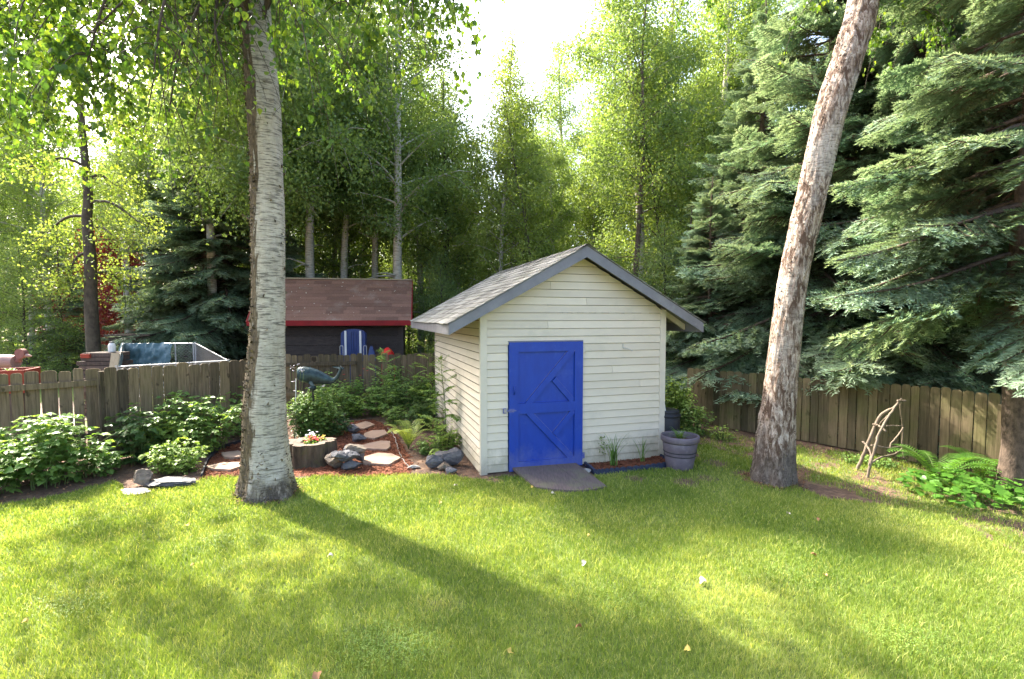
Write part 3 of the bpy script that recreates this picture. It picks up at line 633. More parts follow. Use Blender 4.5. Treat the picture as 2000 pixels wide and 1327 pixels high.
def decid(seed, H, cb, cr, nleaf, lsize, tr, lean=(0, 0), nb=46, up=.75, fork=False, dead=6):
    r = R(seed); tm = MB(); cm = MB()
    k = 9; z = np.linspace(0, H, k); wob_ = np.cumsum(r.normal(0, .05, (k, 2)), 0) * (H / 12)
    wob_[0] = 0
    path = np.stack([lean[0] * z / H + wob_[:, 0], lean[1] * z / H + wob_[:, 1], z], -1); sp_ = spline(path, 28)
    tm.tube(sp_, tr * np.linspace(1, .10, 28) ** .85 * np.where(np.arange(28) < 1, 1.25, 1), 9)
    pos = []; wt = []
    def on(t): return sp_[int(np.clip(t * 27, 0, 27))]
    for i in range(nb + dead):
        deadb = i >= nb
        t = cb + (1 - cb) * (i + r.random()) / nb if not deadb else r.uniform(.1, cb + .1)
        t = min(t, .985); q = (t - cb) / (1 - cb); prof = (math.sin(math.pi * min(1, max(0.02, q * .80 + .2))) ** .6) * (1.0 if q < .6 else 1 - .35 * (q - .6) / .4)
        L = cr * max(prof, .18) * r.uniform(.65, 1.2); a = i * 2.4 + r.uniform(-.5, .5); el = math.radians(15 + 45 * up * (0.5 + .6 * q) + r.uniform(-12, 12))
        if deadb: L = cr * r.uniform(.3, .7); el = math.radians(r.uniform(5, 40))
        d0 = np.array([math.cos(a) * math.cos(el), math.sin(a) * math.cos(el), math.sin(el)])
        s = np.linspace(0, 1, 7)[:, None]; bp = on(t) + d0 * L * s + np.array([0, 0, -1]) * (L * .28) * s ** 2.2 + np.cumsum(r.normal(0, .02 * L, (7, 3)), 0) * s
        rr = tr * (1 - t * .8) * .33; tm.tube(bp, np.linspace(rr, .006, 7), 5, cap=False)
        if deadb: continue
        pos.append(bp[3:]); wt.append(np.full(4, L))
        for j in range(7):
            f = r.uniform(.25, 1); b0 = bp[int(f * 6)]; d = nrm(d0 + r.normal(0, .75, 3)); l = L * r.uniform(.18, .42) * (1.15 - f * .5)
            s2 = np.linspace(0, 1, 5)[:, None]; sb = b0 + d * l * s2 + np.array([0, 0, -1]) * l * .55 * s2 ** 2
            tm.tube(sb[::2], [rr * .3, .007, .003], 3, cap=False); pos.append(sb[1:]); wt.append(np.full(4, L))
    pos = np.concatenate(pos); wt = np.concatenate(wt); idx = r.choice(len(pos), nleaf, p=wt / wt.sum()); 
    cl = r.random(len(pos)) ** 1.5; keep = cl[idx] > .12; idx = idx[keep]; n = len(idx)
    sg = .12 + .055 * cr
    c = pos[idx] + r.normal(0, 1, (n, 3)) * np.array([sg, sg, sg * .9]); ax = r.normal(0, 1, (n, 3)) + np.array([0, 0, -.9]); no = r.normal(0, .8, (n, 3)) + Z * .6
    cm.scatter(LQ, LQF, c, ax, no, lsize * r.uniform(.6, 1.3, n), np.clip(r.random(n) * .7 + .25 * cl[idx], 0, 1))
    return tm, cm
FORK = 'trunk'
def variant(seed, leafm, barkm, **kw):
    tm, cm = decid(seed, **kw); return tm.mesh('trunk', barkm, True), cm.mesh('crown', leafm)
VAR = {
 'a': variant(1, LEAF, BARKF, H=15, cb=.30, cr=2.6, nleaf=38000, lsize=.084, tr=.17),
 'b': variant(2, LEAFB, BARKF, H=13, cb=.20, cr=2.2, nleaf=34000, lsize=.082, tr=.11, lean=(.6, .2)),
 'c': variant(3, LEAF, BARKF, H=17, cb=.36, cr=2.8, nleaf=38000, lsize=.088, tr=.18, lean=(-.5, 0)),
 'd': variant(4, LEAFD, BARKD, H=11, cb=.14, cr=2.7, nleaf=28000, lsize=.08, tr=.12, lean=(-.8, .3)),
 'e': variant(5, LEAFB, BARKD, H=9.5, cb=.10, cr=1.8, nleaf=15000, lsize=.075, tr=.07, lean=(-1.6, 0)),
 'f': variant(6, LEAFD, BARKD, H=7, cb=.02, cr=2.7, nleaf=26000, lsize=.08, tr=.09, up=.5),
 'g': variant(8, LEAF, BARKF, H=14, cb=.40, cr=2.3, nleaf=36000, lsize=.084, tr=.17, lean=(.7, 0), nb=36),
 's': variant(9, LEAF, BARKF, H=13, cb=.40, cr=2.9, nleaf=60000, lsize=.095, tr=.15, dead=0),
 'r': variant(7, LEAFR, BARKD, H=6, cb=.15, cr=2.4, nleaf=15000, lsize=.12, tr=.10),
}
def tree(v, px, Y, s, rz, label, name='birch_tree', group='trees of the woods behind the fences', cat='tree', sxy=None):
    x = (px - CX) / F * Y; r = thing(name, label, cat, (x, Y, float(hgt(x, Y)) - .05), rz, group); k = sxy or s; r.scale = (k, k, s)
    link('trunk', VAR[v][0], r); link('crown', VAR[v][1], r); return r
forest = [
 ('d', -70, 17, .95, .3, 'dark bushy tree at the left edge, beyond the planter box'), ('a', 60, 24, .8, 1.3, 'pale woodland birch behind the bushy tree at the left edge'),
 ('f', 55, 15.5, .62, 2.0, 'low round dark shrub-like tree by the far lawn at left edge'), ('c', 250, 27, .62, 2.2, 'grey-trunked birch just right of the dark leaning trunk at left'),
 ('d', 330, 23, .8, 4.0, 'dark leafy tree behind the left spruce'), ('a', 470, 24, .86, .9, 'tall birch directly behind the foreground white birch trunk'),
 ('g', 618, 17.5, 1.1, .2, 'birch with a slim white trunk rising over the left end of the brown roof'), ('b', 657, 20, 1.1, 5.0, 'light green birch above the middle of the brown roof'),
 ('d', 690, 20, .95, 1.9, 'dark many-limbed tree behind the centre of the brown roof'), ('c', 706, 22, .95, 3.1, 'tall grey birch behind the dark many-limbed tree'),
 ('a', 781, 17, 1.08, 4.4, 'thick birch trunk at the right end of the brown roof'), ('c', 835, 24, .78, .6, 'birch showing between the two sheds'),
 ('f', 866, 16.5, .6, 1.0, 'dark green thicket tree filling the gap between the two sheds'), ('b', 905, 20, .74, 2.6, 'yellow-green birch above the left slope of the grey roof'),
 ('b', 965, 17.5, .92, .4, 'bright yellow-green birch whose top stands alone against the white sky'), ('e', 1078, 16.5, 1.0, 0.0, 'thin dark sapling leaning left above the grey roof ridge'),
 ('d', 1003, 22.5, .72, 3.3, 'dark low tree behind the grey roof slope'), ('g', 1080, 19, .66, 1.7, 'birch with a bright white trunk just left of the grey roof peak'),
 ('c', 1105, 25, .93, 5.2, 'distant wispy birch, the tallest one in the white sky gap'), ('f', 1130, 21, .7, 4.9, 'dark undergrowth tree right behind the grey roof peak'),
 ('b', 1160, 24, .78, 1.1, 'light birch right of the sky gap'), ('g', 1240, 17.5, 1.1, 2.9, 'tall birch with a straight pale trunk right of the grey roof peak'),
 ('e', 1330, 17, 1.15, .15, 'slender dark tree leaning left near the right eave of the grey roof'), ('c', 1290, 23, .9, 3.9, 'tall birch behind the slender leaning one'),
 ('f', 1300, 15, .7, .3, 'dark bushy tree above the right slope of the grey roof'), ('d', 1400, 19, 1.05, 5.6, 'leafy tree behind the left tips of the big spruce'),
 ('a', 1370, 25, 1.0, .9, 'tall birch farthest back beside the big spruce'), ('b', 1450, 21, 1.2, 2.1, 'light green birch over the big spruce'),
 ('d', 1560, 20, 1.1, 3.0, 'leafy tree behind the leaning birch trunk'), ('a', 1640, 22, 1.05, 4.1, 'birch behind the spruces, right of the leaning trunk'),
 ('b', 1760, 17, 1.1, 1.5, 'light green birch at the top right behind the spruces'), ('d', 1880, 18, 1.1, .7, 'dark leafy tree behind the right spruces'),
 ('a', 2040, 20, 1.0, 5.0, 'birch at the right edge behind the spruces'), ('a', 160, 33, .78, 2.5, 'hazy far birch behind the red maple'),
 ('g', 1060, 24, .78, 2.6, 'birch low in the sky gap left of the distant wispy one'), ('b', 1142, 22, .86, .3, 'yellow-green birch right of the distant wispy one'),
 ('g', 1405, 21, 1.25, 4.2, 'tall birch at the top left of the spruce wall'), ('a', 1475, 24, 1.25, .5, 'tall birch behind the spruce tops, left of the leaning trunk'), ('a', -10, 22, 1.05, .8, 'tall birch crossing the left edge of the photo'),
 ('g', 820, 21, .95, 1.4, 'birch left of the sky gap, above the gap between the sheds'), ('b', 1280, 19, 1.1, 5.0, 'light birch right of the tall straight one'), ('g', 665, 21, 1.05, 3.9, 'birch in the middle above the brown roof'), ('b', 880, 22.5, .98, 4.4, 'pale green birch at the left rim of the sky gap'),
 ('f', 1050, 21, .8, 2.2, 'leafy undergrowth tree left of the roof peak'), ('f', 800, 24, .9, .5, 'leafy undergrowth tree beside the right end of the brown roof'),
 ('g', 682, 18.2, .95, 5.5, 'slender pale trunk above the left part of the brown roof ridge'), ('g', 738, 19, .9, .7, 'slender pale trunk above the right part of the brown roof ridge'), ('g', 1003, 18.6, .72, 4.6, 'slender pale birch trunk above the left slope of the grey roof'), ('g', 560, 18.8, .95, 3.0, 'pale birch trunk just right of the foreground white birch'),
 ('s', 508, 15.9, 1.05, 4.0, 'full-crowned birch between the kennel and the brown shed, behind the white trunk'),
 ('s', 522, 13.6, 1.0, 2.2, 'birch at the left corner of the brown shed, right behind the white birch trunk'),
 ('d', 585, 23, 1.1, .4, 'dark tree behind the left end of the brown shed'), ('b', 730, 24, 1.0, 1.0, 'light tree behind the right half of the brown roof'), ('d', 870, 20, 1.0, 2.2, 'dark-limbed tree above the left eave of the grey roof'),
 ('a', 930, 23, .68, 5.1, 'birch behind the bright yellow-green one'), ('f', 960, 22, .9, 3.3, 'dark thicket tree behind the left roof slope'), ('f', 700, 23, .9, 1.3, 'dark thicket tree right behind the brown roof ridge'), ('f', 600, 24, .9, 5.3, 'dark thicket tree behind the left part of the brown roof'),
 ('f', 1220, 20, .95, 2.3, 'dark thicket tree low behind the tall straight birch'), ('c', 1200, 22, .9, 1.0, 'grey birch left of the tall straight one'), ('b', 1320, 20, 1.0, 3.0, 'bright light-green tree near the right eave'), ('d', 20, 26, 1.0, 3.6, 'far dark tree at the left edge'),
 ('a', 100, 21, .9, 4.0, 'tall birch left of the dark crooked trunk'), ('b', 220, 23, .8, 2.0, 'light green tree above the red maple'), ('g', 300, 19, .85, 5.5, 'birch over the left spruces'), ('c', 400, 21, .9, .7, 'tall birch over the kennel spruce'), ('b', 540, 22, 1.1, 1.7, 'light green tree right beside the white birch trunk'),
 ('b', 560, 27, 1.0, 3.7, 'light far birch hidden behind the white birch trunk'), ('c', 760, 29, .85, 2.2, 'far birch in the gap above the brown roof'), ('d', 900, 27, .9, 1.2, 'far dark tree above the gap between the sheds'), ('b', 1012, 24, .86, 1.2, 'far light birch left of the sky gap'),
]
for (v, px, Y, s, rz, lb) in forest:
    nm = {'g': 'birch_tree', 's': 'birch_tree', 'a': 'birch_tree', 'b': 'birch_tree', 'c': 'birch_tree', 'd': 'leafy_tree', 'e': 'sapling', 'f': 'leafy_tree'}[v]
    tree(v, px, Y, s, rz, lb, nm)
tree('r', 238, 21, 1.0, 0, 'red-leaved maple in the far neighbour yard at left', 'maple_tree', None)
tree('r', 150, 24, .8, 2, 'smaller purple-red maple behind the dark trunk at left', 'maple_tree', None)
# dark trunked tree on the left beyond the gate
def lefttree():
    Y = 14.0; root = thing('leafy_tree', 'dark-trunked tree with crooked bare limbs standing beyond the wood stack at left', 'tree', (at(182, 680, Y)[0], Y, 0)); O = np.array(root.location)
    tm, cm = MB(), MB(); r = R(77)
    pth = spline([at(184, 700, Y), at(178, 600, Y), at(176, 500, Y), at(170, 430, Y), at(172, 370, Y), at(160, 250, Y), at(150, 60, Y)], 24) - O; pth[0][2] = -.1
    tm.tube(pth, np.linspace(.18, .07, 24), 10)
    pos = []
    for k, (f, ex, ey, dy) in enumerate(((.62, 300, 450, -.5), (.55, 60, 480, .6), (.35, 110, 570, -.3), (.3, 260, 560, .8), (.7, 240, 370, 0), (.75, 40, 330, -.6), (.85, 300, 260, .5), (.9, 60, 160, -.5), (.45, 240, 470, -1))):
        b = pth[int(f * 23)]; e = at(ex, ey, Y + dy) - O; bp = spline([b, b + (e - b) * .35 + Z * .25, b + (e - b) * .7 + Z * .1, e], 12); tm.tube(bp, np.linspace(.05, .012, 12), 6, cap=False)
        for j in range(10):
            q = bp[r.integers(4, 12)]; d = nrm(r.normal(0, 1, 3)) * r.uniform(.3, .9); s = q + d * np.linspace(0, 1, 5)[:, None] - Z * .2 * np.linspace(0, 1, 5)[:, None] ** 2; tm.tube(s, .008, 3, cap=False); pos.append(s)
    pos = np.concatenate(pos); n = 6000; i = r.integers(0, len(pos), n)
    cm.scatter(LQ, LQF, pos[i] + r.normal(0, .16, (n, 3)), r.normal(0, 1, (n, 3)) - Z, r.normal(0, .8, (n, 3)) + Z * .6, .075 * r.uniform(.6, 1.3, n), r.random(n))
    tm.build('trunk', BARKD, root, True); cm.build('crown', LEAFB, root)
lefttree()

# distant wood: one mass nobody can count
def farwood():
    r = R(90); mb = MB(); n = 100000
    a = r.uniform(-1.25, 1.25, n); d = r.uniform(34, 46, n); x = d * np.sin(a); y = d * np.cos(a)
    top = 12.0 + 2.6 * np.sin(a * 9) + 1.8 * np.sin(a * 23 + 1) + 1.1 * np.sin(a * 57); z = (r.random(n) ** 1.0) * top
    mb.scatter(LQ, LQF, np.stack([x, y, z], -1), r.normal(0, 1, (n, 3)), r.normal(0, 1, (n, 3)) - np.stack([0 * x, y / d, 0 * x], -1), .34 * r.uniform(.5, 1.3, n), r.random(n))
    mb.build('distant_wood', LEAF, kind='stuff', label='mass of far-off trees closing the view behind the woods', cat='wood')
    # undergrowth beyond the fences
    mb = MB(); n = 75000; y = r.uniform(10.5, 30, n) ; x = r.uniform(-1.15, 1.15, n) * y; hh = .25 + .55 * (n2(x, y, .8, 4) + .6)
    k = ((x > -1.8) | (y > 18)) & ~((x > -17) & (x < -7.5) & (y < 24)); fx_ = np.interp(x, [3.5, 6.5], [10.4, 7.6]); k &= (x < 3) | (y > fx_)
    s_ = (x - SL[0]) * U[0] + (y - SL[1]) * U[1]; dd = (x - SL[0]) * V_[0] + (y - SL[1]) * V_[1]; k &= ~((s_ > -.3) & (s_ < SW + .4) & (dd < SD + .2)) & ((x > -1.8) | (y > 16.5))
    x = x[k]; y = y[k]; hh = hh[k]; n = len(x); z = r.random(n) * hh
    mb.scatter(LQ, LQF, np.stack([x, y, z], -1), r.normal(0, 1, (n, 3)), r.normal(0, .6, (n, 3)) + Z, .10 * r.uniform(.5, 1.3, n) * (1 + (y - 10) * .04), r.random(n))
    mb.build('undergrowth', LEAFD, kind='stuff', label='low leafy undergrowth on the woodland floor beyond the fences', cat='undergrowth')
farwood()

# ------------------------------------------------------------ spruces
NV = np.array([[-.13, 0, 0], [.13, 0, 0], [0, 1, .02]]); NF = [[0, 1, 2]]
def bough(seed):
    """one spruce bough, unit length along +x, flat-ish fan with hanging twigs; returns needle arrays and twig paths"""
    r = R(seed); P_, A_, N_, R_ , S_ = [], [], [], [], []; tw = []
    def needles(p0, p1, tipness, step=.013, ln=.040):
        L = np.linalg.norm(p1 - p0); m = max(2, int(L / step)); f = np.linspace(0.05, 1, m); d = (p1 - p0) / max(L, 1e-6)
        side = nrm(np.cross(d, Z) + 1e-6); up = np.cross(side, d)
        for sgn, uu in ((1, .25), (-1, .25), (.35, .9)):
            P_.append(p0 + np.outer(f, p1 - p0)); A_.append(np.tile(d * .75 + side * sgn * .75 + up * uu * .5, (m, 1)) + r.normal(0, .18, (m, 3))); N_.append(np.tile(up, (m, 1)) + r.normal(0, .3, (m, 3)))
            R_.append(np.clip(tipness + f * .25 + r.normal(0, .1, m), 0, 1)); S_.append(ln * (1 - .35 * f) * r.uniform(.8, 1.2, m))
    def zc(u): return -.10 * u - .20 * u * u + .16 * u ** 3.5
    us = np.linspace(0, 1, 10); main = np.stack([us, .02 * np.sin(us * 7 + seed), zc(us)], -1); tw.append((main, .016))
    n = 21
    for i in range(n):
        u = .16 + .84 * (i + .5) / n
        for sg in (-1, 1):
            if r.random() < .08: continue
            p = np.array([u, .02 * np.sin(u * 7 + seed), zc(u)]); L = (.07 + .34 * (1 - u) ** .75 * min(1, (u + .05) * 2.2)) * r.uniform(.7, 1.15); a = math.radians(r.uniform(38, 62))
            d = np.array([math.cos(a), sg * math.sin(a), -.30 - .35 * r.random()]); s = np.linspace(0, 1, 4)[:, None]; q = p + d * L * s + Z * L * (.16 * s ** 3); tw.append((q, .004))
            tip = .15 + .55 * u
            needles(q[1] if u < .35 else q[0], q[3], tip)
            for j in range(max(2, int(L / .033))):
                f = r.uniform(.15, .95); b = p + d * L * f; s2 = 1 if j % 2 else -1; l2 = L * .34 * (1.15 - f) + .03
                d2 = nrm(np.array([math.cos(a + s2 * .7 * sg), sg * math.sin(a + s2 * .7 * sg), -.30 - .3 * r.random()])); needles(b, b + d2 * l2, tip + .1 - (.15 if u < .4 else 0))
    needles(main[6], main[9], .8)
    return [np.concatenate(a) for a in (P_, A_, N_, R_, S_)], tw
BOUGH = [bough(s) for s in (1, 2, 3, 4)]
print('needles per bough', [len(b[0][0]) for b in BOUGH])
def spruce_mesh(seed, H, Rr, hb, nwh, per=(5, 7), tr=.18, sparse_=1.0, power=.75, bend=0):
    r = R(seed); tm = MB(); cm = MB(); zz = np.linspace(0, H, 16); pth = np.stack([bend * zz / H + .04 * np.sin(zz), .04 * np.cos(zz * 1.3), zz], -1)
    tm.tube(pth, np.linspace(tr, .015, 16) * np.where(np.arange(16) == 0, 1.25, 1), 12)
    for w in range(nwh):
        z = hb + (H - hb) * (w / nwh) ** 1.05; f = (z - hb) / (H - hb)
        for k in range(r.integers(*per)):
            L = max(.25, Rr * (1 - f) ** power * r.uniform(.75, 1.12)); a = r.uniform(0, 2 * math.pi); zz_ = z + r.uniform(-.15, .15); el = (-.16 + .5 * f + r.normal(0, .11)) ; roll = r.normal(0, .28)
            (Pp, Aa, Nn, Rr_, Ss), tw = BOUGH[r.integers(0, 4)]
            ca, sa = math.cos(a), math.sin(a); ce, se = math.cos(el), math.sin(el); cr_, sr_ = math.cos(roll), math.sin(roll)
            Mx = np.array([[1, 0, 0], [0, cr_, -sr_], [0, sr_, cr_]]); My = np.array([[ce, 0, -se], [0, 1, 0], [se, 0, ce]]); Mz = np.array([[ca, -sa, 0], [sa, ca, 0], [0, 0, 1]]); Mt = (Mz @ My @ Mx).T
            sub = r.random(len(Pp)) < min(1, .25 + .75 * L / Rr) * sparse_; o = np.array([bend * zz_ / H, 0, zz_])
            size = Ss[sub] * L * (1 + .5 * (1 - min(1, L / 2.2)))
            sz = np.stack([size * 1.15, size, size], -1)
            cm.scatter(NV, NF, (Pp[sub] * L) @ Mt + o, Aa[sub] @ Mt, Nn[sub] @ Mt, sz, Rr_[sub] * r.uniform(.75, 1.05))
            for q, rad in tw:
                if rad < .01 and L < 1.2: continue
                tm.tube((q * L) @ Mt + o, np.linspace(rad * L, rad * .25 * L, len(q)), 4, cap=False)
    return tm.mesh('trunk', BARKS, True), cm.mesh('crown', NEED)
SPR = {'A': spruce_mesh(31, 12.5, 3.4, .75, 30, (6, 9)), 'B': spruce_mesh(32, 11, 2.9, 2.0, 26, (6, 9), power=.6), 'C': spruce_mesh(33, 7.0, 2.3, .4, 16, (5, 7), tr=.12), 'D': spruce_mesh(34, 10, 2.3, 2.75, 20, (6, 9), tr=.145, power=.6)}
def spruce(v, x, Y, s, rz, label, sz=None):
    r = thing('spruce_tree', label, 'spruce tree', (x, Y, float(hgt(x, Y)) - .05), rz, 'spruces'); r.scale = (s, s, sz or s); link('trunk', SPR[v][0], r); link('crown', SPR[v][1], r)
def X(px, Y): return (px - CX) / F * Y
spruce('A', X(1605, 10.8), 10.8, 1.0, .4, 'big spruce behind the board fence, its trunk top showing left of the leaning birch')
spruce('B', X(1790, 9.6), 9.6, 1.0, 2.2, 'spruce whose dark trunk shows over the board fence right of the trellis')
spruce('D', X(1988, 6.3), 6.3, 1.0, 4.4, 'spruce at the right edge with its reddish trunk foot by the ferns')
spruce('A', X(1900, 11.8), 11.8, 1.05, 1.2, 'tall spruce deeper behind the right end of the fence')
spruce('A', X(2120, 9.5), 9.5, 1.0, 5.2, 'spruce mostly beyond the right edge of the photo')
spruce('A', X(1480, 13.5), 13.5, .85, 3.0, 'farther spruce left of the leaning birch trunk')
spruce('B', X(1385, 12.6), 12.6, .52, 1.9, 'spruce whose tips hang over the weeds between the shed and the fence')
spruce('B', X(1700, 11.2), 11.2, 1.1, 5.9, 'spruce deep behind the fence just right of the leaning birch')
spruce('C', X(1345, 15.0), 15.0, .8, 1.0, 'small spruce right behind the right eave of the cream shed')
spruce('A', X(408, 16.8), 16.8, .80, .9, 'dark spruce with a reddish trunk behind the chain-link kennel')
spruce('A', X(318, 18.5), 18.5, .62, 2.4, 'smaller spruce left of the kennel tree, boughs sweeping low')
spruce('C', X(120, 17.0), 17.0, .7, .2, 'small blue-green spruce beside the far lawn at left')
spruce('A', X(448, 17.4), 17.4, 1.05, 3.2, 'spruce half hidden behind the white birch trunk')
mbt = VAR['c'][0]
# pale birch trunks standing near the left spruce
def plain_trunk(px, Y, rad, H, mat, label, lean=0):
    x = X(px, Y); root = thing('birch_tree', label, 'tree', (x, Y, -.05)); tm, cm = decid(int(px), H, .45, 1.8, 7000, .09, rad, (lean, 0), nb=26)
    tm.build('trunk', mat, root, True); cm.build('crown', LEAF, root)
plain_trunk(424, 16.2, .17, 13, BARKF, 'pale birch trunk rising right beside the dark kennel spruce', -.3)
plain_trunk(252, 20, .16, 12, BARKF, 'grey birch trunk between the dark crooked tree and the kennel spruce', -.2)
plain_trunk(1236, 16.5, .12, 12.5, BARKS, 'reddish-brown trunk just right of the grey roof peak', .2)

# ------------------------------------------------------------ the two foreground birches
def bigtrunk(name, label, ctr, rads, foot, mat, flakes, seed, side, rbase=.35):
    root = thing(name, label, 'tree', foot); O = np.array(foot, float); r = R(seed); n = 96; m = 260
    c = spline(ctr, m) - O; c[:, 2] -= 0; rad = np.interp(np.linspace(0, 1, m), np.linspace(0, 1, len(rads)), rads)
    T = nrm(np.gradient(c, axis=0)); a = np.linspace(0, 2 * math.pi, n, endpoint=False)
    Nx = nrm(np.cross(np.cross(T, [1., 0, 0]), T) * -1); By = np.cross(T, Nx)
    V = np.zeros((m, n, 3)); 
    for i in range(m):
        for j in range(n):
            dx = math.cos(a[j]); dy = math.sin(a[j]); p = Vector((dx * 1.2, dy * 1.2, c[i, 2] * 1.1 + seed)); q = Vector((dx * 4.5, dy * 4.5, c[i, 2] * 3.2 + seed)); h = noise.noise(p) * .10 + noise.noise(q) * .035
            wl = Nx[i] * dx + By[i] * dy; rough = 1 if (wl[0] * side > .25) else rbase
            foot_ = math.exp(-c[i, 2] / .28); flare = foot_ * (.22 + .20 * math.sin(a[j] * 5 + seed) * .5 + .12 * noise.noise(Vector((dx * 2.5, dy * 2.5, 3.))))
            q2 = Vector((dx * 11, dy * 11, c[i, 2] * 8)); q3 = Vector((dx * 20, dy * 20, c[i, 2] * 22))
            h += (noise.noise(q2) * .05 + abs(noise.noise(q3)) * .03) * max(rough, min(1, foot_ * 1.6)) + flare
            V[i, j] = c[i] + wl * rad[i] * (1 + h)
    mb = MB(); i = np.arange(m - 1)[:, None]; j = np.arange(n)[None, :]; jn = (j + 1) % n
    mb.add(V.reshape(-1, 3), np.stack([i * n + j, i * n + jn, (i + 1) * n + jn, (i + 1) * n + j], -1).reshape(-1, 4))
    tr = mb.build('trunk', mat, root, True)
    # peeling bark curls
    fl = MB(); k = 0; pos, ax, no, sz, rn = [], [], [], [], []
    while k < flakes:
        i = r.integers(2, m - 2); j = r.integers(0, n); wl = nrm(V[i, j] - c[i]); z = c[i, 2]
        pr = (1.0 if wl[0] * side > .45 + .25 * math.sin(z * 3) else (.05 if rbase < .5 else .35)) if z > .5 else .5
        if r.random() > pr: continue
        pos.append(V[i, j] - wl * .004); d = np.cross(wl, T[i]) * r.choice([-1, 1]) + wl * r.uniform(.2, .8) + T[i] * r.normal(0, .6); ax.append(d); no.append(wl + r.normal(0, .4, 3)); s = r.uniform(.010, .034) if rbase < .5 else r.uniform(.006, .022); sz.append((s * r.uniform(.5, 1.6), s, s * (1 if rbase < .5 else .5))); rn.append(r.random()); k += 1
    CV = np.array([[-.5, 0, 0], [.5, 0, 0], [.45, .55, .12], [-.4, .5, .14], [.25, 1., .45], [-.3, .95, .5]]); fl.scatter(CV, [[0, 1, 2, 3], [3, 2, 4, 5]], pos, ax, no, np.array(sz), np.array(rn))
    fl.build('bark_peel', FLAKE, root)
    return root, c, rad
FLAKE = M('bark_flakes', (.20, .15, .09), (.06, .045, .03), 14, None, .9, .2, rvar=.7)
bY = float(U_birch[1])
bc = [P(528, 985) - Z * .12, at(521, 930, bY + .0), at(517, 800, bY), at(523, 640, bY), at(524, 420, bY), at(516, 220, bY + .05), at(500, 40, bY + .1), at(484, -200, bY + .2), at(470, -600, bY + .3), at(455, -1300, bY + .5)]
kk = bY / F
bc[0] = np.array([bc[1][0], bY, -.12])
br_, bcen, brad = bigtrunk('birch_tree', 'large white-barked birch in the left foreground, rough dark bark down its left side', bc, [46 * kk, 44 * kk, 39 * kk, 31 * kk, 29.5 * kk, 29 * kk, 27 * kk, .15, .11, .04], (float(bc[0][0]), bY, 0), BARK1, 2600, 7, -1)
rbp = P(1510, 938); rY = float(rbp[1])
rc = [np.array([at(1508, 920, rY)[0], rY, float(rbp[2]) - .12]), at(1512, 880, rY), at(1524, 760, rY), at(1547, 560, rY), at(1585, 380, rY - .03), at(1622, 220, rY - .05), at(1660, 100, rY - .05), at(1690, -20, rY), at(1705, -300, rY + .1), at(1700, -700, rY + .1), at(1720, -1300, rY + .2)]
kr = rY / F
rr_, rcen, rrad = bigtrunk('birch_tree', 'grey rough-barked birch leaning right in front of the board fence', rc, [36 * kr, 34 * kr, 30 * kr, 26 * kr, 25.5 * kr, 27 * kr, 26 * kr, 25 * kr, .15, .11, .04], (float(rc[0][0]), rY, float(rbp[2])), BARK2, 4200, 19, -1, 1.0)

def bigcrown(root, cen, seed, specs, nleaf, leafsize, mat, rad=.027, thin=.3):
    """specs: limb end points in world space with attachment fraction"""
    O = np.array(root.location); r = R(seed); tm, cm = MB(), MB(); pos = []; wgt = []
    for (f, pts, w) in specs:
        b = cen[int(f * (len(cen) - 1))]; path = spline([b] + [np.asarray(p_) - O for p_ in pts], 26); L = np.linalg.norm(np.diff(path, axis=0), axis=1).sum()
        tm.tube(path, np.linspace(rad, .006, 26), 7, cap=False)
        for j in range(int(L * 8)):
            i = int(r.uniform(5, 25)); q = path[i]; d = nrm(r.normal(0, 1, 3) * np.array([1, 1, .5])); l = r.uniform(.3, 1.0); s = np.linspace(0, 1, 9)[:, None]
            tw = q + d * l * (s - .25 * s * s) - Z * l * 1.05 * s ** 1.8; tm.tube(tw, np.linspace(.006, .0018, 9), 4, cap=False); pos.append(tw[2:]); wgt.append(np.full(7, w))
            for _ in range(2):
                k = r.integers(2, 8); l2 = r.uniform(.15, .4); d2 = nrm(r.normal(0, 1, 3)); t2 = tw[k] + d2 * l2 * s[:6] - Z * l2 * .8 * s[:6] ** 2; tm.tube(t2[::2], .0022, 3, cap=False); pos.append(t2[1:]); wgt.append(np.full(5, w))
    pos = np.concatenate(pos); wgt = np.concatenate(wgt)
    near = (np.abs(pos[:, 0] - .0) < .75) & (pos[:, 1] < .3) & (pos[:, 2] < 6.3); wgt = np.where(near, wgt * thin, wgt); i = r.choice(len(pos), nleaf, p=wgt / wgt.sum())
    ax = r.normal(0, .55, (nleaf, 3)) - Z * 1.0; no = r.normal(0, 1, (nleaf, 3)); no[:, 2] *= .5
    BV = np.array([[0, -.12, 0], [0, 0, 0], [.30, .06, .03], [.42, .30, .07], [.26, .66, .03], [0, 1.0, -.08], [-.26, .66, .03], [-.42, .30, .07], [-.30, .06, .03], [0, .4, -.01]])
    FF = [[1, 2, 9], [2, 3, 9], [3, 4, 9], [4, 5, 9], [5, 6, 9], [6, 7, 9], [7, 8, 9], [8, 1, 9]]
    cm.scatter(BV, FF, pos[i] + r.normal(0, .035, (nleaf, 3)), ax, no, leafsize * r.uniform(.6, 1.2, nleaf), r.random(nleaf))
    tm.build('limbs', TWIG, root, True); cm.build('crown', mat, root)
sp1 = []
def A_(px, py, Y): return at(px, py, Y)
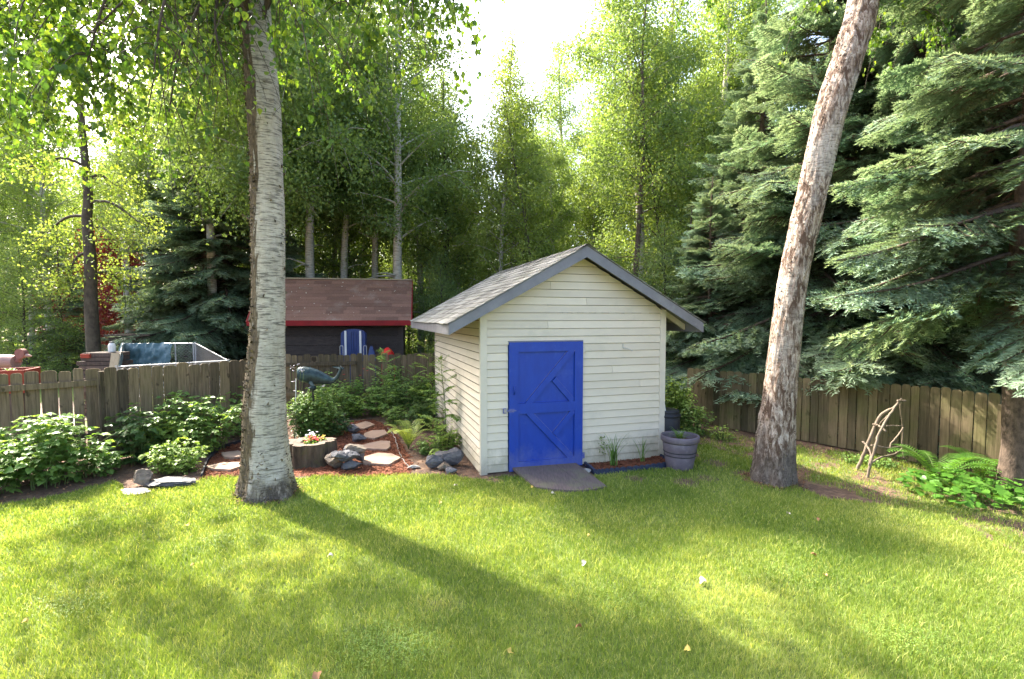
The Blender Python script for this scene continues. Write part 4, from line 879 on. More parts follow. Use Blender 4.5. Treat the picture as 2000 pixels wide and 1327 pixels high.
# limbs reach out from the left birch and droop; (attachment, way points, leaf weight)
for (f, pts, w) in [
    (.66, [A_(400, -145, 5.6), A_(250, -5, 5.2), A_(120, 120, 5.0)], 1.3),
    (.68, [A_(330, -185, 6.4), A_(150, -85, 6.2), A_(-60, 60, 6.0)], 1.3),
    (.69, [A_(420, -185, 5.2), A_(330, -25, 4.6), A_(300, 140, 4.4)], 1.3),
    (.66, [A_(430, -85, 6.8), A_(340, 35, 7.0), A_(230, 200, 7.2)], 1.1),
    (.66, [A_(350, -325, 5.0), A_(160, -205, 4.4), A_(40, 15, 4.2)], 1.2),
    (.64, [A_(560, -145, 5.9), A_(640, -45, 5.6), A_(700, 35, 5.4)], .8),
    (.66, [A_(620, -205, 5.6), A_(780, -125, 5.2), A_(890, -15, 5.0)], .9),
    (.63, [A_(450, -65, 5.9), A_(420, 35, 5.5), A_(440, 140, 5.3)], .8),
    (.66, [A_(700, -345, 6.3), A_(840, -245, 6.1), A_(930, -85, 6.0)], .8),
    (.70, [A_(480, -185, 5.0), A_(540, -85, 4.7), A_(580, 55, 4.6)], .6),
    (.61, [A_(470, 15, 6.6), A_(420, 70, 6.9), A_(380, 240, 7.1)], .6),
    (.68, [A_(250, -445, 6.8), A_(60, -285, 7.2), A_(-120, 15, 7.4)], 1.0),
    (.66, [A_(100, -325, 5.5), A_(-80, -185, 5.0), A_(-160, 75, 4.9)], 1.0),
    (.66, [A_(380, -85, 6.6), A_(180, 35, 6.8), A_(40, 200, 6.9)], 1.3),
    (.68, [A_(330, -125, 7.0), A_(100, -25, 7.4), A_(-100, 220, 7.4)], 1.3),
    (.67, [A_(300, -125, 6.0), A_(60, -25, 5.8), A_(-180, 180, 5.6)], 1.3),
    (.65, [A_(440, -45, 5.6), A_(360, 75, 5.2), A_(330, 220, 5.1)], .8),
    (.67, [A_(620, -345, 5.6), A_(720, -225, 5.0), A_(800, -45, 4.8)], .8),
    (.68, [A_(500, -125, 7.0), A_(560, -25, 7.2), A_(640, 100, 7.4)], .6),
    (.68, [A_(330, -120, 8.0), A_(180, 0, 8.6), A_(60, 230, 8.8)], 1.3),
    (.68, [A_(420, -100, 7.6), A_(330, 40, 8.0), A_(280, 260, 8.2)], 1.1),
    (.70, [A_(260, -200, 8.0), A_(40, -60, 8.4), A_(-60, 220, 8.6)], 1.2),
    (.68, [A_(420, -160, 5.2), A_(240, -60, 4.8), A_(170, 120, 4.6)], 1.2),
]: sp1.append((f, pts, w))
O_b = np.array(br_.location)
rg = R(44)
for k in range(16):   # upper crown, above the picture
    f = .70 + .018 * k; b = bcen[int(f * 259)] + O_b; a = k * 2.4; L = rg.uniform(1.4, 2.6) * (1.25 - f * .6)
    e = b + np.array([math.cos(a) * L, math.sin(a) * L, .6]); sp1.append((f, [b + (e - b) * .5 + Z * .35, e, e + np.array([math.cos(a) * .5, math.sin(a) * .5, -.7])], .07))
bigcrown(br_, bcen, 51, sp1, 46000, .062, LEAFN)
sp2 = []
O_r = np.array(rr_.location)
for k in range(15):
    f = .70 + .019 * k; b = rcen[int(f * 259)] + O_r; a = k * 2.4 + .5; L = rg.uniform(1.2, 2.2) * (1.25 - f * .6)
    e = b + np.array([math.cos(a) * L, math.sin(a) * L, .6]); sp2.append((f, [b + (e - b) * .5 + Z * .35, e, e + np.array([math.cos(a) * .4, math.sin(a) * .4, -.7])], .5))
sp2.append((.66, [A_(1730, -120, 6.6), A_(1770, -40, 6.7), A_(1790, 30, 6.8)], .4))
bigcrown(rr_, rcen, 52, sp2, 9000, .062, LEAFN)

# ------------------------------------------------------------ plants
OV = np.array([[0, 0, 0], [.30, .25, .05], [.33, .5, .04], [.0, 1, -.12], [-.33, .5, .04], [-.30, .25, .05], [0, .5, -.03]])
OF = [[0, 1, 6], [1, 2, 6], [2, 3, 6], [3, 4, 6], [4, 5, 6], [5, 0, 6]]
def base_thing(name, label, cat, px, py, group=None, dz=0):
    p = P(px, py); return thing(name, label, cat, p + Z * dz, 0, group), p
def bush(name, label, cat, px, py, w, h, leaf, nst, mat, seed, tri=True, depth=None, group=None, open_=.5, fill=1.0, flowers=None):
    root, p = base_thing(name, label, cat, px, py, group); r = R(seed); cm, tm = MB(), MB(); depth = depth or w * .8
    pos, ax, no, sz, rn = [], [], [], [], []
    for k in range(nst):
        a = r.uniform(0, 2 * math.pi); rr = math.sqrt(r.random()); bx, by = .45 * w * rr * math.cos(a) * .55, .45 * depth * rr * math.sin(a) * .55
        ex, ey = .5 * w * rr * math.cos(a), .5 * depth * rr * math.sin(a); hh = h * (1 - .45 * rr ** 2.5) * r.uniform(.72, 1.08)
        s = np.linspace(0, 1, 9)[:, None]; st = np.array([bx, by, 0]) + np.array([ex - bx, ey - by, 0]) * s ** 1.6 + Z * hh * (s * 1.15 - .15 * s ** 3)
        tm.tube(st, np.linspace(.006, .002, 9), 4, cap=False); n = int(max(6, hh / .055) * fill)
        for j in range(n):
            f = r.uniform(.12, 1) ** .8; i = int(f * 8); q = st[i] + r.normal(0, .015, 3); aa = j * 2.4 + a; out = np.array([math.cos(aa), math.sin(aa), r.uniform(-.25, .35)]); pl = leaf * r.uniform(.4, 1.3); q2 = q + out * pl
            for d_ in ((0,) if not tri else (-.9, 0, .9)):
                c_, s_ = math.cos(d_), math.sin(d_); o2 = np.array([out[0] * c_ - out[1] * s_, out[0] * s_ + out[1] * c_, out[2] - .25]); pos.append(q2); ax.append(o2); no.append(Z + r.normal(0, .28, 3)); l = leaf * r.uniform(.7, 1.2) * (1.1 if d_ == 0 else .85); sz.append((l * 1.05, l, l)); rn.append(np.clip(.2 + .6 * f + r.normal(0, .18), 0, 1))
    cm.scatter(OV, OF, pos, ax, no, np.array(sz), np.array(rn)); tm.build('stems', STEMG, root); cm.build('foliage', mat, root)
    if flowers:
        fm, n_, s_, zlo = flowers; fb = MB(); 
        for k in range(n_):
            a = r.uniform(0, 6.28); rr = r.uniform(.05, .42); c = np.array([math.cos(a) * rr * w, math.sin(a) * rr * depth, h * r.uniform(zlo, 1.08)]); fb.scatter(OV, OF, np.tile(c, (7, 1)), np.stack([np.cos(np.arange(7) * .9), np.sin(np.arange(7) * .9), np.full(7, .25)], -1), np.tile(Z, (7, 1)), s_, r.random(7))
        fb.build('blossoms', fm, root)
    return root
bush('raspberry_bush', 'broad dark raspberry bush in front of the gate at the left edge', 'bush', 70, 945, 1.9, 1.0, .095, 74, BUSHM, 101, depth=1.3)
bush('raspberry_bush', 'arching raspberry canes at the far left in front of the first bush', 'bush', -50, 970, 1.2, .85, .11, 24, BUSHM, 102)
bush('raspberry_bush', 'tall dark raspberry canes at the foot of the mossy board fence', 'bush', 265, 905, .9, .95, .10, 22, BUSHD, 103)
bush('raspberry_bush', 'wide green raspberry bush against the fence left of the white birch', 'bush', 385, 880, 1.8, 1.05, .082, 84, BUSHM, 104, depth=1.3)
bush('raspberry_bush', 'raspberry shoots close behind the white birch trunk', 'bush', 470, 850, 1.0, .95, .095, 24, BUSHM, 105)
bush('light_green_shrub', 'small yellow-green shrub in front of the raspberry bushes', 'shrub', 345, 922, .85, .50, .06, 52, BUSHL, 106, fill=1.5)
bush('grass_clump', 'low light tuft beside the garden edging at the raspberry bush', 'plant', 402, 888, .4, .28, .05, 22, BUSHL, 107, tri=False)
bush('flowering_bush', 'rounded bush with pale blossoms on top, under the whale sculpture', 'bush', 612, 856, 1.05, 1.02, .062, 88, BUSHM, 108, fill=1.6, flowers=(PETW, 14, .035, .85))
bush('delphinium_plant', 'dark cut-leaved plant right of the flowering bush, by the rocks', 'plant', 655, 852, .62, .46, .06, 34, BUSHD, 109, fill=1.4)
bush('peony_bush', 'low yellow-green bush at the back of the garden left of the path', 'bush', 690, 815, .75, .55, .065, 34, BUSHL, 110)
bush('rose_bush', 'bush with a few small red blossoms below the tall sapling', 'bush', 690, 806, .9, .95, .065, 34, BUSHM, 111, flowers=(PETR, 5, .035, .8))
bush('rose_bush', 'dark leafy bush at the fence behind the yellow fern', 'bush', 800, 812, 1.2, .95, .07, 48, BUSHD, 112)
bush('low_shrub', 'light leafy clump left of the yellow fern', 'shrub', 772, 830, .6, .42, .06, 34, BUSHM, 113)
bush('low_shrub', 'leafy green shrub at the fence behind the stepping stone path', 'shrub', 740, 812, .9, .7, .07, 34, BUSHM, 114)
bush('weeds', 'small green weeds growing between the shed corner and the dark rocks', 'plant', 838, 888, .5, .30, .045, 26, BUSHM, 115, fill=1.3)
bush('raspberry_bush', 'tall weedy greenery between the cream shed and the board fence', 'bush', 1318, 838, .95, 1.12, .06, 60, BUSHL, 116, tri=False, fill=2.2)
bush('raspberry_bush', 'lower green bush at the left end of the right fence', 'bush', 1350, 848, .9, .65, .06, 40, BUSHM, 117, tri=False, fill=1.6)
bush('nettle_clump', 'weedy tuft at the foot of the fence, left of the leaning birch', 'plant', 1412, 860, .45, .32, .05, 18, BUSHL, 118, tri=False)
bush('nettle_clump', 'dark green ivy-like weeds left of the stick trellis', 'plant', 1670, 905, .5, .16, .045, 22, BUSHM, 119, tri=False)
bush('nettle_clump', 'green weeds under the stick trellis', 'plant', 1722, 912, .55, .18, .045, 22, BUSHM, 120, tri=False)
bush('climbing_shrub', 'weeds growing up behind the dark barrel by the shed corner', 'plant', 1345, 868, .4, .34, .05, 20, BUSHM, 121, tri=False)
bush('rose_bush', 'bush between the red-blossomed one and the flowering bush', 'bush', 655, 818, .9, .8, .065, 36, BUSHM, 122, fill=1.2)
bush('low_shrub', 'dark leafy clump behind the yellow fern, below the saplings', 'shrub', 822, 838, .8, .6, .065, 40, BUSHD, 123, fill=1.2)
bush('low_shrub', 'light leafy clump at the wall foot behind the dark rock pile', 'shrub', 868, 880, .55, .45, .055, 30, BUSHL, 124, fill=1.2)
bush('raspberry_bush', 'raspberry leaves at the fence directly left of the white birch', 'bush', 320, 865, 1.1, .95, .095, 30, BUSHM, 125)
bush('rose_bush', 'tall leafy bush at the fence below the tallest rowan sapling', 'bush', 765, 800, 1.1, 1.15, .06, 50, BUSHM, 126, fill=1.1)
bush('rose_bush', 'green bush in the corner between fence and shed wall', 'bush', 835, 815, .9, 1.05, .06, 46, BUSHM, 127, fill=1.2)
bush('low_shrub', 'grey-green leafy plant between the flowering bush and the fence post', 'shrub', 640, 806, .8, .95, .06, 34, BUSHM, 128)
bush('raspberry_bush', 'bright raspberry shoots between the dark canes and the wide bush', 'bush', 330, 895, 1.0, .72, .09, 30, BUSHL, 129)
bush('raspberry_bush', 'low raspberry leaves at the lawn edge right of the first big bush', 'bush', 190, 930, .7, .45, .09, 22, BUSHM, 131)
# broad-leaved ground cover at right
def groundcover():
    root, p = base_thing('bishops_weed', 'broad round-leaved ground plants in front of the ferns at the right edge', 'plant', 1900, 975); r = R(130); cm, tm = MB(), MB()
    n = 520; x = r.uniform(-.7, 1.4, n); y = r.uniform(-.45, .55, n); k = ((x - .35) / 1.05) ** 2 + ((y - .1) / .62) ** 2 < 1 + r.normal(0, .1, n); x = x[k]; y = y[k]; n = len(x); z = r.uniform(.06, .26, n) + hgt(x + p[0], y + p[1]) - p[2]
    HV = np.array([[0, 0, 0], [.3, -.14, .03], [.52, .15, .05], [.46, .5, .02], [.2, .82, -.03], [0, .95, -.06], [-.2, .82, -.03], [-.46, .5, .02], [-.52, .15, .05], [-.3, -.14, .03], [0, .4, -.02]])
    cm.scatter(HV, [[i, (i + 1) if i < 9 else 0, 10] for i in range(10)], np.stack([x, y, z], -1), r.normal(0, 1, (n, 3)) * [1, 1, .2], r.normal(0, .25, (n, 3)) + Z + [0, -.25, 0], .10 * r.uniform(.5, 1.15, n), r.random(n) * .8)
    for i in range(0, n, 2): tm.tube([[x[i], y[i], z[i] - .22], [x[i], y[i], z[i]]], .002, 3, cap=False)
    cm.build('foliage', FERNM, root); tm.build('stems', STEMG, root)
groundcover()
def fern(label, px, py, nf, L, mat, seed, spread=1.0, rise=.8, dz=0):
    root, p = base_thing('fern', label, 'fern', px, py, None, dz); r = R(seed); cm, tm = MB(), MB(); pos, ax, no, sz, rn = [], [], [], [], []
    for k in range(nf):
        a = 2 * math.pi * k / nf + r.uniform(-.3, .3); l = L * r.uniform(.75, 1.12); m = 25; s = np.linspace(0, 1, m)
        out = np.array([math.cos(a), math.sin(a), 0]); el = rise * r.uniform(.85, 1.15); pth = out * (l * spread * s ** 1.15)[:, None] + Z * (l * el * (s * 1.75 - 1.0 * s ** 2.2))[:, None]
        tm.tube(pth, np.linspace(.0045, .0012, m), 4, cap=False); T = nrm(np.gradient(pth, axis=0)); side = nrm(np.cross(T, Z)); up = np.cross(side, T)
        wd = .15 * l / .7 * np.clip(np.sin(math.pi * np.clip(s * .93 + .02, 0, 1)) ** .7, .05, 1)
        for i in range(3, m):
            for sg in (-1, 1):
                pos.append(pth[i]); ax.append(side[i] * sg + T[i] * .38 + up[i] * .15 - Z * .12); no.append(up[i] + r.normal(0, .06, 3)); sz.append((l / m * .62, wd[i], wd[i])); rn.append(np.clip(.45 + r.normal(0, .15) + .2 * (k % 3 - 1), 0, 1))
    PV = np.array([[-.45, .02, 0], [.45, 0, 0], [.42, .35, .03], [.25, .75, 0], [0, 1, -.06], [-.25, .72, 0], [-.42, .33, .03]]); cm.scatter(PV, [[0, 1, 2, 6], [6, 2, 3, 5]], pos, ax, no, np.array(sz), np.array(rn)); 
    cm.scatter(PV[[5, 3, 4]], [[0, 1, 2]], pos, ax, no, np.array(sz), np.array(rn))
    off = cm.n
    for V in tm.v: cm.v.append(V)
    for L_ in tm.loops: cm.loops.append(L_ + off)
    cm.sizes += tm.sizes; cm.rnd += tm.rnd; cm.mi += [m_ + 1 for m_ in tm.mi]; cm.n += tm.n
    cm.build('fronds', [mat, STEMG], root); return root
fern('large green ostrich fern with spreading fronds in front of the right fence', 1832, 948, 11, .66, FERNM, 141, .95, .8)
fern('second green fern with upright fronds right of the large fern', 1915, 945, 8, .55, FERNM, 142, .75, .9)
fern('small fern low between the large ferns and the ground plants', 1868, 968, 8, .42, FERNM, 146, .9, .7)
fern('bright yellow-green fern beside the stepping stone path', 798, 878, 15, .50, FERNY, 143, .85, 1.0)
fern('pale fern beyond the fence below the dark-trunked tree at left', 158, 735, 12, .8, FERNY, 144, .9, .9)
def sapling(label, px, py, h, seed, nl=14, L=.34, lean=(0, 0), mat=BUSHM):
    root, p = base_thing('rowan_sapling', label, 'sapling', px, py); r = R(seed); cm, tm = MB(), MB(); s = np.linspace(0, 1, 10)[:, None]
    st = np.concatenate([s * lean[0] + .03 * np.sin(s * 5), s * lean[1], s * h], 1); tm.tube(st, np.linspace(.010, .003, 10), 6, cap=False); pos, ax, no, sz, rn = [], [], [], [], []
    for k in range(nl):
        f = .16 + .84 * (k + .5) / nl; b = st[int(f * 9)]; a = k * 2.4 + r.uniform(-.7, .7); l = L * (1.15 - .65 * f) * r.uniform(.6, 1.25); out = np.array([math.cos(a), math.sin(a), .25 + .9 * f + r.uniform(-.2, .5)]); t_ = np.linspace(0, 1, 9)[:, None]; pt = b + out * l * t_ - Z * l * .45 * t_ ** 2; tm.tube(pt, .0022, 3, cap=False); T = nrm(pt[-1] - pt[0]); side = nrm(np.cross(T, Z))
        for i in range(2, 9):
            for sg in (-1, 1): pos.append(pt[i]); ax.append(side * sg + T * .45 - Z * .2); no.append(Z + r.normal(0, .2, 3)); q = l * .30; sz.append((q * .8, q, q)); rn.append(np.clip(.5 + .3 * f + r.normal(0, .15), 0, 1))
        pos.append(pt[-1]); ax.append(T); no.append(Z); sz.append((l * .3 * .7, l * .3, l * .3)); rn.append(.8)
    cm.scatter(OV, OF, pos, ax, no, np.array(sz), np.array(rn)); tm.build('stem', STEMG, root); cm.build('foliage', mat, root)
sapling('tall rowan sapling rising above the fence left of the cream shed', 752, 822, 1.55, 151, 26, .42, (.02, 0))
sapling('shorter rowan sapling between the tall one and the shed', 805, 818, 1.2, 152, 16, .34, (.1, 0))
sapling('feathery rowan sapling against the left wall of the shed', 868, 872, 1.6, 153, 24, .36, (-.02, .0), BUSHM)
sapling('thin rowan sapling whose top reaches the shed eave', 838, 838, 1.75, 154, 20, .40, (.02, 0), BUSHL)
sapling('low rowan seedling at the foot of the shed wall', 850, 892, .55, 155, 14, .28, (.05, 0), BUSHL)
def blades(root, p0, n, h, w, seed, mat, droop=.6, name='leaves', off=(0, 0, 0)):
    r = R(seed); mb = MB(); off = np.array(off)
    for k in range(n):
        a = r.uniform(0, 6.28); hh = h * r.uniform(.5, 1.1); s = np.linspace(0, 1, 9); sp__ = hh * droop * r.uniform(.2, 1); pt = off + np.stack([np.cos(a) * sp__ * s ** 1.6 + r.normal(0, .02), np.sin(a) * sp__ * s ** 1.6 + 0 * s, hh * (s - .35 * droop * s ** 3)], -1)
        sd_ = np.array([-math.sin(a), math.cos(a), 0]) * (w * (1 - s ** 2.5))[:, None]; Vv = np.concatenate([pt - sd_, pt + sd_]); mb.add(Vv, [[i, i + 1, 10 + i, 9 + i] for i in range(8)], r.uniform(.2, .8))
    mb.build(name, mat, root)
for (px, py, n, h, sd_, lb) in ((1198, 916, 34, .55, 161, 'tuft of long iris-like leaves in the mulch bed right of the blue door'), (1256, 908, 11, .5, 162, 'thin grassy tuft in the mulch bed near the shed corner')):
    root, p = base_thing('iris_plant', lb, 'plant', px, py, None, .05); blades(root, p, n, h, .007, sd_, BUSHM, .55)
root, p = base_thing('garden_weed', 'spindly dark weed with small leaves left of the iris tuft', 'plant', 1182, 912, None, .04)
mb = MB(); r = R(5); mb.tube([[0, 0, 0], [-.01, 0, .22], [-.04, 0, .42]], [.003, .002, .001], 4); mb.build('stem', STEMG, root); mb = MB(); mb.scatter(OV, OF, np.stack([r.normal(-.03, .035, 40), r.normal(0, .03, 40), r.uniform(.15, .43, 40)], -1), r.normal(0, 1, (40, 3)), r.normal(0, .5, (40, 3)) + Z, .035, r.random(40)); mb.build('foliage', LEAFD, root)
# lawn weeds, clover patch near the bottom of the picture
def clover():
    r = R(171); mb = MB(); cs = [P(760, 1270), P(140, 1190), P(1180, 1180), P(1560, 1130), P(420, 1060), P(1750, 1250)]; ks = r.choice(6, 5200, p=[.4, .15, .1, .1, .1, .15]); n = 5200; x = np.array([cs[k][0] for k in ks]) + r.normal(0, .17, n); y = np.array([cs[k][1] for k in ks]) + r.normal(0, .12, n)
    CVv = np.array([[0, 0, 0], [.4, .4, .05], [0, .9, 0], [-.4, .4, .05]]); mb.scatter(CVv, LQF, np.stack([x, y, hgt(x, y) + r.uniform(.02, .06, n)], -1), r.normal(0, 1, (n, 3)) * [1, 1, .2], Z + r.normal(0, .3, (n, 3)), .012, r.random(n)); mb.build('clover_patch', BUSHL, kind='stuff', label='small-leaved clover patches in the near lawn', cat='clover')
    mb = MB(); n = 9000; x = r.uniform(3, 9, n); y = r.uniform(3.8, 9.6, n); k = in_poly(x, y, sparse) & (n2(x, y, 2.0, 8) > -.1); x = x[k]; y = y[k]; n = len(x)
    mb.scatter(LQ, LQF, np.stack([x, y, hgt(x, y) + r.uniform(.01, .07, n)], -1), r.normal(0, 1, (n, 3)) * [1, 1, .3], Z + r.normal(0, .4, (n, 3)), .03 * r.uniform(.5, 1.3, n), r.random(n)); mb.build('weedy_ground_cover', BUSHM, kind='stuff', label='low weeds among the dry needles between the right lawn edge and the fence', cat='ground cover')
    mb = MB(); n = 26000; x = r.uniform(2.6, 9, n); y = r.uniform(3.8, 10, n); k = in_poly(x, y, sparse); x = x[k]; y = y[k]; n = len(x)
    ax = r.normal(0, 1, (n, 3)) * [1, 1, .12]; mb.scatter(NV, NF, np.stack([x, y, hgt(x, y) + r.uniform(.003, .012, n)], -1), ax, Z + r.normal(0, .3, (n, 3)), np.stack([.012 * np.ones(n), .05 * r.uniform(.5, 1.4, n), .02 * np.ones(n)], -1), r.random(n)); mb.build('needle_litter', FLAKE2, kind='stuff', label='reddish brown needles and litter by the right fence', cat='litter')
    # soil litter and small weeds in the left beds
    mb = MB(); n = 9000; x = r.uniform(-8, 0, n); y = r.uniform(5.6, 11.2, n); k = ~in_poly(x, y, lawn) & ~in_poly(x, y, mulch); x = x[k]; y = y[k]; n = len(x)
    s_ = (x - SL[0]) * U[0] + (y - SL[1]) * U[1]; k = s_ < -.04; x = x[k]; y = y[k]; n = len(x)
    mb.scatter(LQ, LQF, np.stack([x, y, hgt(x, y) + r.uniform(.004, .03, n)], -1), r.normal(0, 1, (n, 3)) * [1, 1, .2], Z + r.normal(0, .4, (n, 3)), .028 * r.uniform(.5, 1.3, n), r.random(n)); mb.build('bed_litter', FLAKE2, kind='stuff', label='brown leaf litter on the soil of the left garden bed', cat='litter')
FLAKE2 = M('litter', (.27, .14, .075), (.13, .07, .04), 14, None, .9, 0, rvar=.7)
clover()
def trunklitter(c, rad, label, seed):
    r = R(seed); n = 900; a = r.uniform(0, 6.283, n); q = rad * (1 + np.abs(r.normal(0, .28, n))); x = c[0] + np.cos(a) * q; y = c[1] + np.sin(a) * q * .95; mb = MB()
    mb.scatter(LV, LF, np.stack([x, y, hgt(x, y) + r.uniform(.004, .03, n)], -1), r.normal(0, 1, (n, 3)) * [1, 1, .3], Z + r.normal(0, .4, (n, 3)), .03 * r.uniform(.4, 1.3, n), r.random(n)); mb.build('bark_litter', FLAKE2, kind='stuff', label=label, cat='litter')
trunklitter(br_.location, .27, 'bark bits and dead leaves round the foot of the white birch', 401); trunklitter(rr_.location, .27, 'bark bits and dead leaves round the foot of the leaning birch', 402)

# ------------------------------------------------------------ rocks, stones, edging
def rockmesh(seed, dims, cuts=17):
    import bmesh
    bm = bmesh.new(); bmesh.ops.create_icosphere(bm, subdivisions=4, radius=1); r = R(seed)
    pl = [(nrm(r.normal(0, 1, 3)), r.uniform(.50, .80)) for _ in range(cuts)]
    for v in bm.verts:
        c = np.array(v.co)
        for nn, d in pl:
            k = float(np.dot(c, nn)); 
            if k > d: c = c - nn * (k - d)
        h = noise.noise(Vector(c * 2.2) + Vector((seed, 0, 0))) * .10 + noise.noise(Vector(c * 5) + Vector((0, seed, 0))) * .10 + noise.noise(Vector(c * 13)) * .04; c = c * (1 + h)
        v.co = Vector(c * np.array(dims) / 1.85)
    me = bpy.data.meshes.new('rock'); bm.to_mesh(me); bm.free(); a = me.attributes.new('rnd', 'FLOAT', 'FACE'); a.data.foreach_set('value', np.full(len(me.polygons), r.random(), np.float32)); return me
def rock(px, py, dz, dims, mat, label, seed, group=None, cat='rock', rz=0):
    p = P(px, py, dz); me = rockmesh(seed, dims); me.materials.append(mat); me.name = 'rock'
    o = link('rock', me, None, label, cat, group); o.location = p + Z * dims[2] * .40; o.rotation_euler = (0, 0, rz); return o
gw = 'rocks of the small wall beside the stump'
rock(655, 915, 0, (.34, .3, .34), ROCKB, 'brown mossy rock tight against the right side of the stump', 201, gw)
rock(683, 917, 0, (.32, .26, .17), ROCK, 'dark bluish rock lowest in the wall, at its front right foot', 202, gw)
rock(677, 899, .13, (.36, .28, .17), ROCK, 'wide dark rock stacked above the lowest one in the small wall', 203, gw)
rock(700, 899, .05, (.20, .24, .30), ROCK, 'upright dark rock at the right corner of the small wall', 204, gw)
rock(697, 884, .20, (.30, .26, .16), ROCKB, 'brownish rock topping the right corner of the small wall', 205, gw)
rock(660, 896, .18, (.24, .2, .14), ROCK, 'small rock at the top of the wall next to the stump rim', 206, gw)
rock(700, 862, .02, (.26, .22, .17), ROCK, 'single rounded dark rock midway along the path edge', 207, gw)
rock(691, 846, .02, (.30, .24, .20), ROCK, 'upper dark rock of the path edge beside the first stepping stone', 208, gw)
rock(673, 843, .02, (.18, .16, .16), ROCKB, 'small rock behind the upper rock of the path edge', 209, gw)
rock(681, 882, .16, (.22, .2, .12), ROCK, 'flat little rock in the middle of the small wall top', 210, gw)
gs = 'rocks by the shed corner'
rock(845, 915, 0, (.34, .26, .22), ROCK, 'left big dark rock of the pile by the shed corner', 211, gs)
rock(861, 900, .06, (.30, .24, .18), ROCK, 'upper middle dark rock of the pile by the shed corner', 212, gs)
rock(884, 906, .04, (.30, .26, .28), ROCK, 'tallest slab-like rock of the pile, nearest the shed wall', 213, gs)
rock(868, 918, 0, (.20, .18, .15), ROCKB, 'small brownish rock between the larger rocks by the shed', 214, gs)
rock(882, 925, 0, (.22, .16, .10), ROCK, 'low front rock of the pile at the shed corner, touching the lawn', 215, gs)
rock(808, 915, 0, (.22, .16, .06), ROCKG, 'flat grey stone half sunk beside the path edging', 216, gs)
rock(278, 950, 0, (.28, .22, .24), ROCKB, 'brown upright rock at the lawn edge under the yellow-green shrub', 217)
o = rock(338, 950, 0, (.78, .30, .13), SLATE, 'long black slate slab lying on the lawn edge at left', 218, None, 'slate slab', .1)
rock(263, 962, 0, (.46, .22, .05), ROCKG, 'thin flat pale stone in front of the brown upright rock', 219)
rock(160, 712, 0, (.7, .4, .3), ROCKG, 'pale grey boulder on the far lawn beyond the planter box', 221)
gf = 'stepping stones in the mulch path'
def flag(px, py, wpx, hpx, label, seed):
    r = R(seed); p = P(px, py); a = P(px - wpx / 2, py); b = P(px + wpx / 2, py); c = P(px, py - hpx / 2); d = P(px, py + hpx / 2); rx = (b[0] - a[0]) / 2; ry = (c[1] - d[1]) / 2
    n = 6; A = np.sort(np.linspace(0, 2 * math.pi, n, endpoint=False) + r.uniform(-.38, .38, n)); pts = np.stack([p[0] + rx * 1.08 * np.cos(A) * r.uniform(.78, 1.16, n), p[1] + ry * 1.15 * np.sin(A) * r.uniform(.8, 1.15, n)], -1)
    pts = dense_poly(pts, .05, .004, seed); V = np.array([[x, y, float(hgt(x, y)) + .042] for x, y in pts]); mb = MB(); cc = V.mean(0); mb.extrude(V, -Z * .04)
    tag(mb.build('stepping_stone', FLAG), label, 'stepping stone', gf)
flag(709, 834, 40, 12, 'farthest and smallest stepping stone, at the back of the path', 231); flag(732, 852, 50, 15, 'second stepping stone from the back of the path', 232)
flag(741, 874, 60, 17, 'third stepping stone from the back, between rocks and fern', 233); flag(740, 901, 70, 21, 'nearest stepping stone right of the stump, at the lawn edge', 234)
flag(457, 892, 56, 12, 'upper stepping stone left of the white birch', 235); flag(447, 914, 72, 17, 'lower stepping stone left of the white birch', 236)
# wire edging right of the path, dark scalloped edging left
mb = MB(); pt = spline([P(757, 838), P(772, 858), P(778, 882), P(790, 905), P(806, 918)], 60) + Z * .02; pt += R(3).normal(0, .006, pt.shape); mb.tube(pt, .006, 6); mb.build('wire_edging', ROPE, label='thin pale cord edging along the right side of the stone path', cat='edging')
def edging(px_pts, label, mat, w=.03, h=.09, n=34):
    pts = spline([P(*q) for q in px_pts], n); mb = MB()
    for k in range(n - 1):
        c = (pts[k] + pts[k + 1]) / 2; u = nrm(pts[k + 1] - pts[k]); L = np.linalg.norm(pts[k + 1] - pts[k]); nn = np.array([-u[1], u[0], 0]); a = np.linspace(0, math.pi, 7)
        prof = [c - u * L / 2 - Z * .03, c + u * L / 2 - Z * .03] + [c + u * math.cos(t_) * L / 2 + Z * (h * .6 + math.sin(t_) * h * .4) for t_ in a]
        mb.extrude(np.array(prof) - nn * w / 2, nn * w, .3 + .4 * (k % 2))
    return mb.build('garden_edging', mat, label=label, cat='edging')
edging([(480, 863), (437, 876), (408, 900), (394, 934)], 'dark scalloped edging curving along the left mulch path', BLACKP, .025, .06, 40)
e = edging([(1142, 911), (1152, 918), (1160, 926), (1162, 927), (1200, 924), (1260, 918), (1308, 911), (1310, 909), (1300, 902), (1290, 896)], 'blue-black scalloped plastic edging around the mulch bed by the door', NAVY, .03, .075, 46)
sheet(bed_poly, .035, 'bed_mulch', MULCH, .05, kind='structure'); chips(bed_poly, 1500, 'bed_mulch_chips', MULCH, .04, label='red-brown mulch in the bed between blue door and flower pot')
rock(1146, 925, 0, (.16, .12, .08), ROCKG, 'small pale stone between the ramp and the bed edging', 222)

